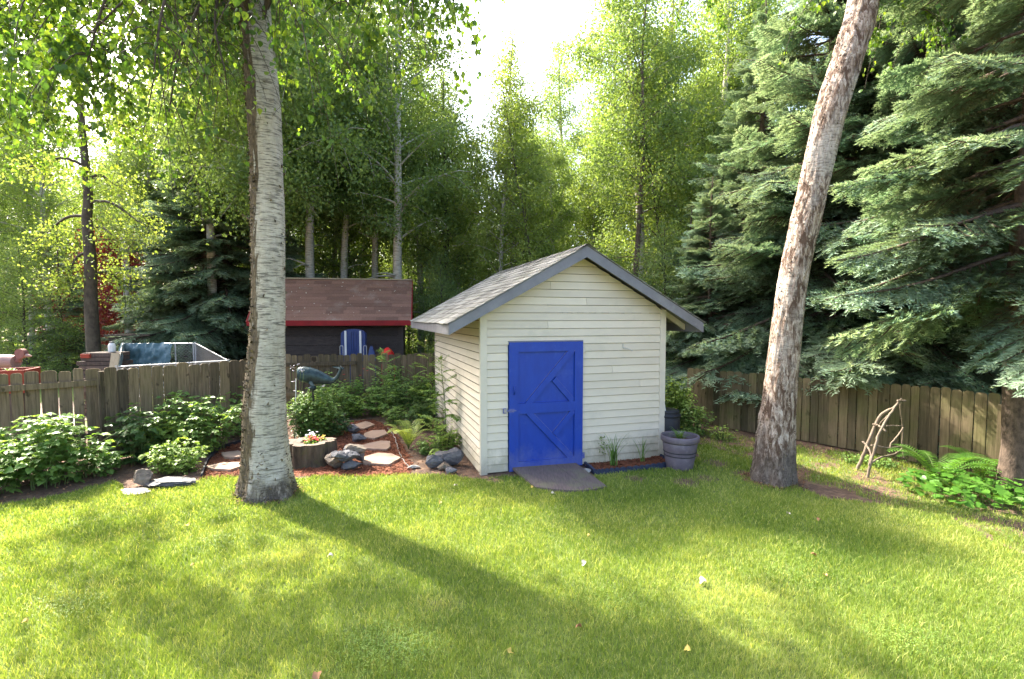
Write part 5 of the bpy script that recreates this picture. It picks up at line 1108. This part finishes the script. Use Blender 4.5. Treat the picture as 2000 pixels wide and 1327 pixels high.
# stump planter
def stump():
    p = P(606, 906); root = thing('stump_planter', 'hollowed old tree stump with fluted dark bark holding flowers', 'stump planter', p); r = R(7); n = 120; m = 16; mb = MB(); V = []
    for i in range(m):
        z = -.05 + .40 * i / (m - 1)
        for j in range(n):
            a = 2 * math.pi * j / n; R0 = .335 * (1 + .12 * math.exp(-(z + .03) / .09)); fl = -.17 * abs(math.sin(a * 4 + .6 + .5 * math.sin(a * 3))) ** 7 + .07 * math.sin(a * 3 + 1) + .03 * math.sin(a * 7); h = noise.noise(Vector((math.cos(a) * 5, math.sin(a) * 5, z * 3))) * .05 + noise.noise(Vector((math.cos(a) * 14, math.sin(a) * 14, z * 6))) * .03
            rr = R0 * (1 + fl + h); V.append((math.cos(a) * rr * 1.08, math.sin(a) * rr * .86, z + (.012 * math.sin(a * 2 + 1) if i == m - 1 else 0)))
    i = np.arange(m - 1)[:, None]; j = np.arange(n)[None, :]; jn = (j + 1) % n; mb.add(V, np.stack([i * n + j, i * n + jn, (i + 1) * n + jn, (i + 1) * n + j], -1).reshape(-1, 4)); mb.build('bark', STUMPS, root, True)
    V = np.array(V); top = V[-n:]; inner = top * [.46, .5, 1] + [0.03, .0, -.006]; inner2 = inner - [0, 0, .12]; mb = MB(); A = np.vstack([top - Z * .002, inner, inner2]); q = [[k, (k + 1) % n, n + (k + 1) % n, n + k] for k in range(n)] + [[n + k, n + (k + 1) % n, 2 * n + (k + 1) % n, 2 * n + k] for k in range(n)]
    mb.add(A, q, .5); mb.ngon(inner2 + Z * .02, .1); mb.build('cut_top', STUMPT, root)
    fp = p + np.array([.04, .05, .27])
    for nm, mt, c0, n_, sp_, sz_, lb in (('red_flowers', PETR, (0.03, 0, .10), 46, (.075, .05, .025), .045, 'cluster of red pansies in the hollow of the stump'), ('white_flowers', PETW, (-.075, .06, .16), 18, (.04, .03, .02), .04, 'small white and mauve pansies at the left of the stump hollow'), ('yellow_flowers', PETY, (.13, -.02, .09), 10, (.02, .02, .03), .035, 'few yellow pansies at the right of the stump hollow')):
        root2 = thing(nm, lb, 'flowers', fp); mb = MB(); c = np.array(c0) + r.normal(0, 1, (n_, 3)) * sp_
        for q in c: mb.scatter(OV, OF, np.tile(q, (5, 1)), np.stack([np.cos(np.arange(5) * 1.257), np.sin(np.arange(5) * 1.257), np.full(5, .3)], -1), np.tile(Z + [0, -.5, 0], (5, 1)), sz_ * .55, r.random(5))
        mb.build('petals', mt, root2); mb = MB(); k = n_ * 4; mb.scatter(OV, OF, np.array(c0) * [1, 1, .55] + r.normal(0, 1, (k, 3)) * np.array(sp_) * [1.2, 1.2, 1.2], r.normal(0, 1, (k, 3)), r.normal(0, .6, (k, 3)) + Z, .035, r.random(k)); mb.build('foliage', BUSHM, root2)
stump()

# whale on its post
def whale():
    Y = 8.9; p = at(610, 752, Y); root = thing('whale_sculpture', 'dark bronze-green sperm whale sculpture mounted on a ball and post by the fence', 'sculpture', (p[0], Y, 0)); O = np.array(root.location); k = Y / F
    def w(px, py, dy=0): return at(px, py, Y + dy) - O
    ctr = [(581, 729), (584, 729), (592, 731), (605, 733.5), (620, 737), (634, 741), (645, 743.5), (653, 742), (659, 736), (663, 728), (666, 719)]; rh = [6, 12.5, 15.5, 16, 14, 10.5, 7, 4.6, 3.4, 3, 2.5]; rwid = [4, 9, 11, 11.5, 10, 8, 5.5, 3.8, 3, 3, 2.5]
    m = 44; c = spline([w(*q) for q in ctr], m); H_ = np.interp(np.linspace(0, 10, m), range(11), rh) * k; Wd = np.interp(np.linspace(0, 10, m), range(11), rwid) * k; T = nrm(np.gradient(c, axis=0)); n = 28; a = np.linspace(0, 2 * math.pi, n, endpoint=False); yv = np.array([0, 1., 0]); V = []
    for i in range(m):
        upv = nrm(np.cross(T[i], yv)); V.append(c[i] + np.outer(np.cos(a) * H_[i], upv) + np.outer(np.sin(a) * Wd[i], yv))
    V = np.concatenate(V); mb = MB(); i = np.arange(m - 1)[:, None]; j = np.arange(n)[None, :]; jn = (j + 1) % n; mb.add(V, np.stack([i * n + j, i * n + jn, (i + 1) * n + jn, (i + 1) * n + j], -1).reshape(-1, 4)); mb.ngon(V[:n][::-1]); mb.ngon(V[-n:]); mb.build('body', WHALE, root, True)
    for sg in (-1, 1):
        mb = MB(); tip = w(667, 712, 0); b = c[-1]
        pts = [b + [0, 0, -.02], b + [.03, sg * .05, .0], tip + [-.02 + (.03 if sg < 0 else -.20), sg * .13, .0 if sg < 0 else -.05], b + [-.03, sg * .03, .03], b + [0, 0, .04]]
        q = spline(pts + [], 16); mb.extrude(q, np.array([.006, 0, -.012])); mb.build('fluke', WHALE, root)
        mb = MB(); f0 = w(608, 744); q = np.array([[0, sg * .09, 0], [.05, sg * .10, 0], [.12, sg * .16, -.07], [.05, sg * .15, -.06], [.0, sg * .12, -.02]]); mb.extrude(f0 + q, np.array([0, 0, -.014])); mb.build('fin', WHALE, root)
    mb = MB(); cc = w(611, 758); n_ = 12; pr = [(math.sin(t_) * .06, -math.cos(t_) * .055) for t_ in np.linspace(0.01, math.pi - .01, n_)]; mb.lathe(cc, pr, 20); mb.build('ball', WHALE, root, True)
    mb = MB(); mb.tube([[cc[0], cc[1], -.1], [cc[0], cc[1], cc[2] - .04]], .016, 10); mb.tube([[cc[0], cc[1], cc[2] + .04], [cc[0], cc[1], cc[2] + .12]], .022, 10); mb.build('post', DKMET, root)
whale()
mb = MB(); p = P(578, 860); q = at(578, 740, p[1]); mb.tube([p, q], .010, 6); mb.build('plant_stake', WHITE, label='thin white plant stake just left of the whale post', cat='stake')
def tallflower():
    Y = 8.7; p = at(572, 760, Y); root = thing('meadow_flower', 'tall thin stems with tiny white blossoms in front of the whale head', 'plant', (p[0], Y, 0)); r = R(6); tm, fm = MB(), MB(); pos = []
    for k in range(5):
        e = at(566 + 7 * k, 712 + r.uniform(0, 12), Y) - np.array([p[0], Y, 0]); tm.tube(spline([[0, 0, 0], [e[0] * .5, .02, e[2] * .5], e], 8), .003, 4); pos.append(e + r.normal(0, .02, (7, 3)))
    pos = np.concatenate(pos); fm.scatter(OV, OF, pos, r.normal(0, 1, (len(pos), 3)), r.normal(0, 1, (len(pos), 3)), .022, r.random(len(pos))); tm.build('stems', STEMG, root); fm.build('blossoms', PETW, root)
tallflower()

# pot, barrel, pole
def pot():
    p = P(1327, 914); root = thing('flower_pot', 'large greyish purple plastic plant pot with banded rim at the shed corner', 'plant pot', p); k = p[1] / F; R1 = 37 * k; h = 66 * k
    mb = MB(); prof = [(0.01, 0), (R1 * .66, 0), (R1 * .68, .01), (R1 * .80, h * .40), (R1 * .795, h * .41), (R1 * .815, h * .43), (R1 * .835, h * .52), (R1 * .83, h * .53), (R1 * .85, h * .55), (R1 * .90, h * .80), (R1 * .885, h * .81), (R1 * .95, h * .82), (R1, h * .85), (R1 * 1.0, h * .97), (R1 * .97, h), (R1 * .90, h), (R1 * .88, h * .95), (R1 * .86, h * .80)]
    mb.lathe((0, 0, 0), prof, 56); mb.build('pot_body', POT, root, True)
    for zf, rf in ((.415, .802), (.525, .838), (.815, .893)): 
        mb = MB(); mb.lathe((0, 0, 0), [(R1 * rf - .004, h * zf - .006), (R1 * rf + .006, h * zf - .005), (R1 * rf + .006, h * zf + .005), (R1 * rf - .004, h * zf + .006)], 56); mb.build('groove_band', BLACKP, root, True)
    mb = MB(); a = np.linspace(0, 2 * math.pi, 40, endpoint=False); mb.ngon(np.stack([np.cos(a) * R1 * .87, np.sin(a) * R1 * .87, np.full(40, h * .82)], -1)); mb.build('potting_soil', SOIL, root)
    r2 = thing('pot_plant', 'spiky green plant growing in the purple pot', 'plant', p + Z * h * .8); blades(r2, None, 60, .26, .007, 181, BUSHM, 1.3)
    return p
pp = pot()
p = P(1306, 898); root = thing('rain_barrel', 'black plastic barrel standing behind the right corner of the shed', 'barrel', p + np.array([.06, .28, 0])); mb = MB(); mb.lathe((0, 0, 0), [(.01, 0), (.17, 0), (.18, .02), (.19, .3), (.185, .31), (.19, .33), (.19, .66), (.175, .68), (.18, .69), (.18, .72), (.16, .735), (.01, .74)], 40); mb.build('barrel_body', BLACKP, root, True)
mb = MB(); mb.lathe((0, 0, 0), [(.19, .62), (.205, .63), (.205, .66), (.19, .67)], 40); mb.build('rim', BLACKP, root, True)
mb = MB(); a_ = S(SW + .035, .03, .0); mb.tube([P(1305, 893) + [0, -.02, .30], S(SW + .03, .03, .95)], .010, 8); mb.build('white_pole', WHITE, label='thin white pole leaning on the shed corner behind the pot', cat='pole')

# stick trellis
def trellis():
    Yb = float(P(1695, 933)[1]); root = thing('stick_trellis', 'rustic teepee trellis of bare crooked sticks leaning before the board fence', 'trellis', P(1695, 933)); O = np.array(root.location)
    def st(pts, w, name='stick'):
        q = spline([at(a, b, Yb + d) for a, b, d in pts], 26) - O; q += R(int(pts[0][0])).normal(0, .0022, q.shape); mb = MB(); mb.tube(q, np.linspace(w, w * .7, 26) * .5 * Yb / F, 7); mb.build(name, STICK, root, True)
    st([(1694, 934, 0), (1702, 900, 0), (1712, 865, 0), (1716, 850, .02), (1732, 820, .05), (1745, 800, .1), (1758, 782, .15)], 5.5)
    st([(1674, 917, .35), (1690, 880, .3), (1706, 840, .26), (1718, 815, .24), (1730, 804, .2), (1748, 795, .17), (1759, 783, .15)], 7)
    st([(1766, 894, .5), (1763, 870, .45), (1763, 835, .35), (1759, 800, .22), (1760, 778, .15)], 3.6)
    st([(1753, 783, .13), (1769, 783, .12)], 4)
    st([(1706, 829, .20), (1716, 832, .12), (1731, 843, .02)], 5)
    st([(1732, 832, .04), (1750, 832, .2), (1765, 832, .34)], 2.5)
    st([(1765, 835, .34), (1752, 853, .3), (1741, 866, .25), (1738, 874, .22)], 3.4)
    st([(1702, 870, .1), (1720, 873, .15), (1740, 875, .22), (1758, 872, .4), (1776, 869, .5)], 3.2)
    st([(1702, 904, 0), (1722, 893, .15), (1745, 888, .3), (1762, 877, .43)], 4)
    st([(1685, 863, .2), (1694, 872, .12), (1701, 888, .03), (1697, 909, .0)], 4.6)
    st([(1734, 812, .1), (1726, 820, .14), (1718, 830, .22)], 3)
trellis()

# ------------------------------------------------------------ beyond the left fence
def brownshed():
    E0 = at(482, 626, 14.2); E1 = at(804, 626, 15.0); E0[2] = E1[2] = 2.1; L = np.linalg.norm(E1 - E0); u = (E1 - E0) / L; v = np.array([-u[1], u[0], 0]); root = thing('brown_shed', 'dark neighbour shed with a red-brown shingle roof and red fascia beyond the fence', 'shed', (E0[0], E0[1], 0)); O = np.array(root.location)
    rz = at(797, 545, 16.4)[2]; run = 1.5; e = E0 - O; r = R(9)
    def q(s, d, z): return u * s + v * d + Z * z
    mb = MB(); nrw = 13
    for side in (0, 1):
        for c in range(nrw):
            k0, k1 = c / nrw, (c + 1) / nrw; d = -.1
            f = lambda k: (k * run if not side else 2 * run - k * run); z_ = lambda k: 2.1 + k * (rz - 2.1)
            s = 0.0
            while s < L:
                w = r.uniform(.4, .9); s1 = min(L, s + w); n_ = .012; mb.add([q(s, f(k0), z_(k0) + n_), q(s1, f(k0), z_(k0) + n_), q(s1, f(k1), z_(k1)), q(s, f(k1), z_(k1)), q(s, f(k0), z_(k0)), q(s1, f(k0), z_(k0))], [[0, 1, 2, 3], [4, 5, 1, 0]], r.random()); s = s1
    mb.add([q(0, 0, 2.09), q(L, 0, 2.09), q(L, run, rz - .02), q(0, run, rz - .02), q(L, 2 * run, 2.09), q(0, 2 * run, 2.09)], [[0, 1, 2, 3], [3, 2, 4, 5]], .5)
    ro = mb.build('roof', SHINB, root)
    mb = MB(); mb.bar(q(0, run - .09, rz - .03), q(L, run - .09, rz - .03), .03, .035); mb.build('ridge_strip', PALEW, ro)
    mb = MB(); mb.box(q(L / 2, -.02, 2.03), (L, .03, .15), [u, v, Z]); mb.build('fascia', RED, root)
    for s in (0, L):
        mb = MB(); mb.bar(q(s, 0, 2.02), q(s, run, rz - .10), .03, .15, up=Z); mb.bar(q(s, run + .01, rz - .10), q(s, 2 * run, 2.02), .03, .15, up=Z); mb.build('rake_fascia', RED, root)
    mb = MB(); z = 0.
    while z < 2.15: mb.box(q(L / 2 - .05, .32 - .004, z + .135), (L - .55, .03, .262), [u, v * 1 + Z * .0, Z], r.random()); mb.box(q(L / 2 - .05, .33, z + .135), (L - .55, .03, .272), [u, v, Z], 0); z += .274
    mb.build('front_wall', DKWALL, root)
    for s in (.22, L - .33):
        mb = MB(); mb.box(q(s, .30, 1.08), (.14, .06, 2.1), [u, v, Z], .9); mb.build('corner_board', DKWALL, root)
        mb = MB(); d = .36; pts = [q(s, d, 0), q(s, 2 * run - .3, 0), q(s, 2 * run - .3, 2.2), q(s, run, rz - .2), q(s, d, 2.2)]; mb.extrude(np.array(pts), u * .05); mb.build('side_wall', DKWALL, root)
    # leaves lying on the roof
    mb = MB(); n = 60; s = r.uniform(.1, L - .1, n); k = r.uniform(.05, .95, n); pos = np.array([q(a, b * run, 2.125 + b * (rz - 2.1)) for a, b in zip(s, k)]); mb.scatter(LV, LF, pos, r.normal(0, 1, (n, 3)), np.tile(np.cross(u, v * run + Z * (rz - 2.1)), (n, 1)), .055 * r.uniform(.4, 1.2, n), r.random(n))
    tag(mb.build('roof_leaves', FLW), 'scatter of pale fallen leaves on the red-brown roof', 'fallen leaves', None, 'stuff'); bpy.data.objects['roof_leaves'].location = O
    for s in (L - .02,):
        pass
    return O, u, v, L
bo, bu, bv, bL = brownshed()
def blueboat():
    Y = 14.25; c = at(690, 690, Y); root = thing('blue_sled', 'dark blue plastic boat with two white stripes stood on end against the dark shed', 'boat', (c[0], Y, 0)); mb = MB(); k = Y / F; hw = 24 * k; top = at(690, 643, Y)[2]
    n = 14; prof = []
    for t_ in np.linspace(0, math.pi, 15): prof.append((hw * math.cos(t_) * (1 if abs(math.cos(t_)) < .99 else 1), top - .22 + .22 * math.sin(t_) ** .6))
    prof = [(hw, .2)] + prof + [(-hw, .2)]; mb.extrude(np.array([[a, 0, b] for a, b in prof]), [0, .12, 0]); mb.build('hull', SLED, root)
    for x in (-.20, .20):
        mb = MB(); mb.box((x * hw / .33, -.012, top * .5 + .08), (.055, .02, top - .26)); mb.build('white_stripe', WHITE, root)
    for x in (-.07, .0, .07):
        mb = MB(); mb.box((x, -.01, top * .5 + .08), (.03, .016, top - .3)); mb.build('hull_rib', SLED, root)
blueboat()
for px, lb in ((667, 'thin metal hoop left of the blue boat'), (713, 'thin metal hoop right of the blue boat')):
    Y = 13.9; a = at(px - 3, 676, Y); b = at(px + 3, 676, Y); mb = MB(); mb.tube([(a[0], Y, 0), (a[0], Y, a[2] - .03), (a[0] + .01, Y, a[2]), (b[0] - .01, Y, a[2]), (b[0], Y, a[2] - .03), (b[0], Y, 0)], .012, 6); mb.build('metal_hoop', GALV, label=lb, cat='hoop', group='hoops beside the blue boat')
Y = 13.6; c = at(757, 695, Y); mb = MB(); mb.lathe((c[0], Y, 0), [(.01, 0), (.2, 0), (.21, .7), (.19, 1.0), (.17, at(757, 690, Y)[2]), (.10, at(757, 683, Y)[2]), (.03, at(757, 679, Y)[2]), (.0, at(757, 679, Y)[2])], 24); mb.build('toy_slide', REDP, smooth=True, label='bright red rounded plastic toy top peeking over the fence', cat='toy')
c = at(728, 695, Y); me = rockmesh(61, (.42, .3, 1.2)); me.materials.append(SLED); o = link('covered_bundle', me, None, 'dull blue covered bundle between the boat and the red toy', 'bundle'); o.location = (c[0], Y, at(728, 681, Y)[2] - .55)

# kennel of chain-link panels with a tarp
def kennel():
    BL = at(240, 672, 13.2); BR = at(382, 671, 13.2); FRr = at(446, 705, 9.95); FLl = at(228, 717, 9.2)
    root = thing('dog_kennel', 'chain-link dog kennel with a green-blue tarp hung in it beyond the fence', 'kennel', (BL[0], BL[1], 0)); O = np.array(root.location); c4 = [BL - O, BR - O, FRr - O, FLl - O]
    for i in range(4):
        a, b = c4[i], c4[(i + 1) % 4]; mb = MB(); mb.tube([a, b], .016, 8); mb.tube([[a[0], a[1], .1], [b[0], b[1], .1]], .02, 8); mb.tube([a * [1, 1, .55], b * [1, 1, .55]], .014, 6); mb.build('frame_rail', GALV, root, True)
        mb = MB(); mb.tube([[a[0], a[1], 0], a + Z * .03], .026, 8); mb.build('post', GALV, root, True)
        L = np.linalg.norm((b - a)[:2]); h = min(a[2], b[2]); mb = MB(); u = (b - a); u[2] = 0; u = u / L; n = int((L + h) / .085)
        for k in range(n):
            o = k * .085 - h
            for sg in (0, 1):
                s0, z0, s1, z1 = (o, .1, o + h, h)
                if s0 < 0: z0 = .1 - s0; s0 = 0
                if s1 > L: z1 = h - (s1 - L); s1 = L
                if z1 - z0 < .02: continue
                if sg: s0, s1 = L - s0, L - s1
                za = a[2] + (b[2] - a[2]) * s1 / L - h
                mb.tube([a * [1, 1, 0] + u * s0 + Z * z0, a * [1, 1, 0] + u * s1 + Z * (z1 + za)], .0035, 3, cap=False)
        mb.build('chain_link', GALV, root)
    for f in (.72, .97):
        mb = MB(); q = c4[0] + (c4[1] - c4[0]) * f; mb.tube([[q[0], q[1], 0], q], .022, 8); mb.build('gate_post', GALV, root, True)
    mb = MB(); n, m = 46, 22; V = []
    for j in range(m):
        for i in range(n):
            f = i / (n - 1); g = j / (m - 1); top = c4[0] + (c4[1] - c4[0]) * f * .70 + Z * .02; wv = .05 * noise.noise(Vector((f * 7 + g * 3, g * 5, 1))) + .03 * noise.noise(Vector((f * 18, g * 14 + f * 9, 3))); p_ = top + np.array([0, -.05 - .30 * g ** .7 * (1 - .3 * f) + wv * 1.6, -1.15 * g + wv * .4]); V.append(p_)
    i = np.arange(m - 1)[:, None]; j = np.arange(n - 1)[None, :]; mb.add(V, np.stack([i * n + j, i * n + j + 1, (i + 1) * n + j + 1, (i + 1) * n + j], -1).reshape(-1, 4))
    V = []
    for j in range(m):
        for i in range(n):
            f = i / (n - 1); g = j / (m - 1); top = c4[0] + (c4[3] - c4[0]) * f * .95 + Z * .02; wv = .05 * noise.noise(Vector((f * 9 + 20, g * 5, 1))); V.append(top + np.array([.04 + wv, 0, -1.0 * g + wv]))
    i = np.arange(m - 1)[:, None]; j = np.arange(n - 1)[None, :]; mb.add(V, np.stack([i * n + j, i * n + j + 1, (i + 1) * n + j + 1, (i + 1) * n + j], -1).reshape(-1, 4))
    tag(mb.build('tarp', TARP, None, True), 'crumpled green-blue tarp hung over the back and left of the kennel', 'tarp'); bpy.data.objects['tarp'].location = O
kennel()
def misc_left():
    Y = 15.5; a = at(212, 655, Y); b = at(292, 655, Y); root = thing('lean_to_shelter', 'low grey wooden wood shelter with a flat roof left of the kennel', 'shelter', (a[0], Y, 0)); w = b[0] - a[0]; h = a[2]
    mb = MB(); mb.box((w / 2, .5, h), (w + .15, 1.2, .05)); mb.build('roof', OLDW, root); mb = MB()
    for k in range(9): mb.box((w * (k + .5) / 9, 0, h / 2 - .05), (w / 9 - .01, .03, h - .04), rnd=k / 9)
    mb.build('front_wall', OLDW, root); mb = MB(); mb.box((.02, .5, h / 2 - .05), (.05, .95, h - .04)); mb.box((w - .02, .5, h / 2 - .05), (.05, .95, h - .04)); mb.build('side_wall', OLDW, root)
    Y = 11.2; c = at(219, 688, Y); root = thing('white_jug', 'white plastic jug standing on the wood stack', 'jug', (c[0], Y, c[2])); k = Y / F; mb = MB(); mb.lathe((0, 0, 0), [(.01, 0), (6 * k, 0), (6.3 * k, .02), (6.3 * k, 13 * k), (5 * k, 16 * k), (3 * k, 18 * k), (3 * k, 20 * k), (.01, 20 * k)], 24); mb.build('jug_body', WHITE, root, True)
    mb = MB(); mb.lathe((0, 0, 0), [(3.3 * k, 17.8 * k), (3.4 * k, 19.5 * k), (.01, 20.5 * k)], 16); mb.build('cap', DKMET, root, True)
    root = thing('wood_stack', 'stack of dark boards and firewood under the white jug', 'wood stack', (c[0], Y, 0)); r = R(4); z = 0; top = c[2]
    n = int(top / .09)
    for k_ in range(n):
        mb = MB(); mb.box((-.15 + r.normal(0, .04), r.normal(0, .03), (k_ + .5) * top / n), (.75 + r.normal(0, .06), .5, top / n - .012), [[math.cos(a_), math.sin(a_), 0] for a_ in [0]] + [[0, 1, 0], [0, 0, 1]], r.random()); mb.build('board', OLDW, root)
    mb = MB(); q = at(186, 694, Y); mb.box((q[0], Y - .2, q[2]), (.20, .15, .09)); mb.build('clay_tray', REDB, label='small reddish tray on the left end of the wood stack', cat='tray')
    for px, lb in ((221, 'left one of two pale planks leaning by the kennel corner'), (229, 'right one of two pale planks leaning by the kennel corner')):
        t_ = at(px + 1, 690, 9.3); mb = MB(); mb.bar((t_[0] - .05, 9.0, 0), t_, .075, .022, up=(0, 1, 0)); mb.build('leaning_plank', PALEW, label=lb, cat='plank', group='pale planks at the kennel')
    # planter box and log toy
    a = at(-60, 727, 8.6); b = at(48, 723, 8.9); root = thing('planter_box', 'red-orange painted planter box beyond the gate at the left edge', 'planter box', (b[0], b[1], 0)); u = nrm((a - b) * [1, 1, 0]); v = np.array([-u[1], u[0], 0]); h = b[2]; v = v if v[1] > 0 else -v
    for d in (0, .62):
        mb = MB(); mb.box(u * .6 + v * d + Z * (h - .1), (1.2, .03, .2), [u, v, Z]); mb.box(u * .6 + v * d + Z * (h - .31), (1.2, .03, .2), [u, v, Z]); mb.build('side_board', REDB, root)
    for s in (0, 1.2):
        mb = MB(); mb.box(u * s + v * .31 + Z * (h - .2), (.03, .58, .4), [u, v, Z]); mb.build('end_board', REDB, root)
    mb = MB(); mb.box(u * .6 + v * .31 + Z * (h - .06), (1.14, .58, .02), [u, v, Z]); mb.build('planter_soil', SOIL, root)
    for s in (.1, 1.1):
        mb = MB(); mb.box(u * s + v * .31 + Z * (h - .45) * .5, (.08, .5, h - .42), [u, v, Z]); mb.build('leg', OLDW, root)
    r3 = thing('planter_sprouts', 'small green sprouts in the red planter box', 'plant', (b[0] - .45, b[1] + .2, h - .08)); blades(r3, None, 26, .16, .016, 191, BUSHM, 1.4)
    Y = 10.2; c = at(18, 706, Y); root = thing('log_duck', 'pinkish wooden barrel-shaped duck planter with a round head at the left edge', 'garden ornament', (c[0], Y, 0)); k = Y / F; mb = MB()
    mb.tube([(-28 * k, 0, c[2]), (-14 * k, 0, c[2]), (0, 0, c[2]), (14 * k, 0, c[2] - .01)], [.13, .14, .14, .13], 20); mb.build('log_body', PINKW, root, True)
    mb = MB(); q = at(42, 691, Y) - np.array(root.location); mb.tube([q + [0, .05, 0], q + [0, -.05, 0]], 9.5 * k, 24); mb.build('head', PINKW2, root); mb = MB(); mb.tube([q + [7 * k, 0, -.03], q + [14 * k, 0, -.045], q + [20 * k, 0, -.05]], [.035, .03, .012], 10); mb.build('beak', PINKW, root, True)
    mb = MB(); mb.tube([q + [-.02, 0, -.05], (14 * k + .03, 0, c[2] - .0)], [.04, .06], 10); mb.build('neck', PINKW2, root, True)
    mb = MB(); mb.box((0, 0, (c[2] - .13) / 2), (.5, .2, c[2] - .13)); mb.build('stand', OLDW, root)
    sheet(np.array([at(40, 728, 10.5)[:2], at(52, 705, 12)[:2], at(120, 712, 13.8)[:2], at(165, 716, 11.5)[:2], at(160, 740, 9.8)[:2], at(40, 740, 9.6)[:2]]), .02, 'patio', PATIO, .1, kind='structure')
    # far house and chimney
    Y = 30; a = at(112, 606, Y); b = at(205, 606, Y); root = thing('blue_house', 'light blue house wall far off behind the dark trunk at left', 'house', (a[0], Y, 0)); w = b[0] - a[0]; mb = MB(); h = a[2]
    for k_ in range(12): mb.box((w / 2, 0, h * (k_ + .5) / 12), (w, .2, h / 12 - .012), rnd=r.random())
    mb.build('wall', HBLUE, root); mb = MB(); mb.box((w / 2, .1, h + .07), (w + .2, .5, .14)); mb.build('flat_roof', HGREY, root)
    mb = MB(); q = at(163, 600, Y) - np.array([a[0], Y, 0]); mb.box((q[0], .3, h + .4), (.55, .5, .8)); mb.box((q[0], .3, h + .84), (.8, .7, .08)); mb.build('chimney', CHIM, root)
    Y = 27; a = at(128, 642, Y); b = at(330, 642, Y); root = thing('low_house', 'low house with a pale grey roof far behind the dark trunk', 'house', (a[0], Y, 0)); w = b[0] - a[0]; mb = MB(); mb.add([(0, 0, .9), (w, 0, .9), (w, 3, a[2] + .2), (0, 3, a[2] + .2), (w, 6, .9), (0, 6, .9)], [[0, 1, 2, 3], [3, 2, 4, 5]]); mb.build('roof', HGREY, root)
    mb = MB(); mb.box((w / 2, 3, .44), (w - .4, 5.4, .88)); mb.build('wall', CHIM, root)
PINKW = M('pink_wood', (.36, .25, .21), (.25, .16, .14), 8, (1, 6, 6), .8, .3, rvar=.1); PINKW2 = M('rust_wood', (.26, .12, .095), (.17, .08, .065), 12, None, .8, .3, rvar=.1)
misc_left()

# ------------------------------------------------------------ fallen leaves on the lawn
FL = [(1373, 1134, .075, 'w', 'curled pale leaf on the lawn at right of centre'), (1130, 1222, .05, 'b', 'small brown leaf at the edge of the long trunk shadow'), (998, 1272, .05, 'y', 'yellow leaf on the near lawn below the trunk shadow'), (620, 1318, .07, 'b', 'reddish brown leaf at the very bottom of the photo'),
 (645, 1084, .05, 'w', 'pale leaf on the sunny grass right of the far left shadow'), (366, 1024, .055, 'y', 'yellow leaf on the grass left of the big birch foot'), (376, 1103, .045, 'y', 'small yellow leaf below the big birch foot at left'), (1040, 951, .045, 'y', 'small orange leaf lying on the end of the ramp'), (1081, 963, .055, 'w', 'pale round leaf in the grass just under the ramp'),
 (890, 947, .05, 'w', 'pale leaf in the grass in front of the dark rock pile'), (1141, 1099, .06, 'w', 'pale leaf in the sunny grass below the ramp'), (1600, 1014, .055, 'b', 'brown leaf near the foot of the leaning birch'), (1540, 1002, .045, 'w', 'tiny pale leaf left of the leaning birch shadow'), (50, 1213, .05, 'y', 'yellow leaf on the grass at the far left'),
 (250, 985, .04, 'y', 'tiny yellow leaf at the lawn edge below the raspberry bush'), (1612, 1122, .04, 'b', 'tiny brown leaf on the right of the lawn'), (1590, 1082, .05, 'b', 'dry twiggy brown leaf in the right half of the lawn'), (860, 980, .05, 'y', 'curled yellowish leaf at the upper middle of the lawn'), (1342, 1267, .045, 'y', 'pale yellow leaf near the lower end of the trunk shadow'), (1150, 1045, .04, 'y', 'tiny yellow leaf in the middle of the lawn')]
for k, (px, py, s, c, lb) in enumerate(FL):
    r = R(300 + k); p = P(px, py, .045 if k != 7 else .07); mb = MB(); n = 12; a = np.linspace(0, 2 * math.pi, n, endpoint=False); rad = s * .5 * (1 + .15 * np.sin(a * 5 + k)); curl = .25 * s * np.cos(a * 2 + k)
    V = np.stack([np.cos(a) * rad, np.sin(a) * rad * .75, curl], -1); V = np.vstack([V, [0, 0, -.1 * s]]); mb.add(V, [[i, (i + 1) % n, n] for i in range(n)], r.random()); o = mb.build('fallen_leaf', {'w': FLW, 'y': FLY, 'b': FLB}[c], None, True, lb, 'leaf', 'fallen leaves on the lawn'); o.location = p; o.rotation_euler = (r.normal(0, .3), r.normal(0, .3), r.uniform(0, 6))
print('built; objects', len(bpy.data.objects))
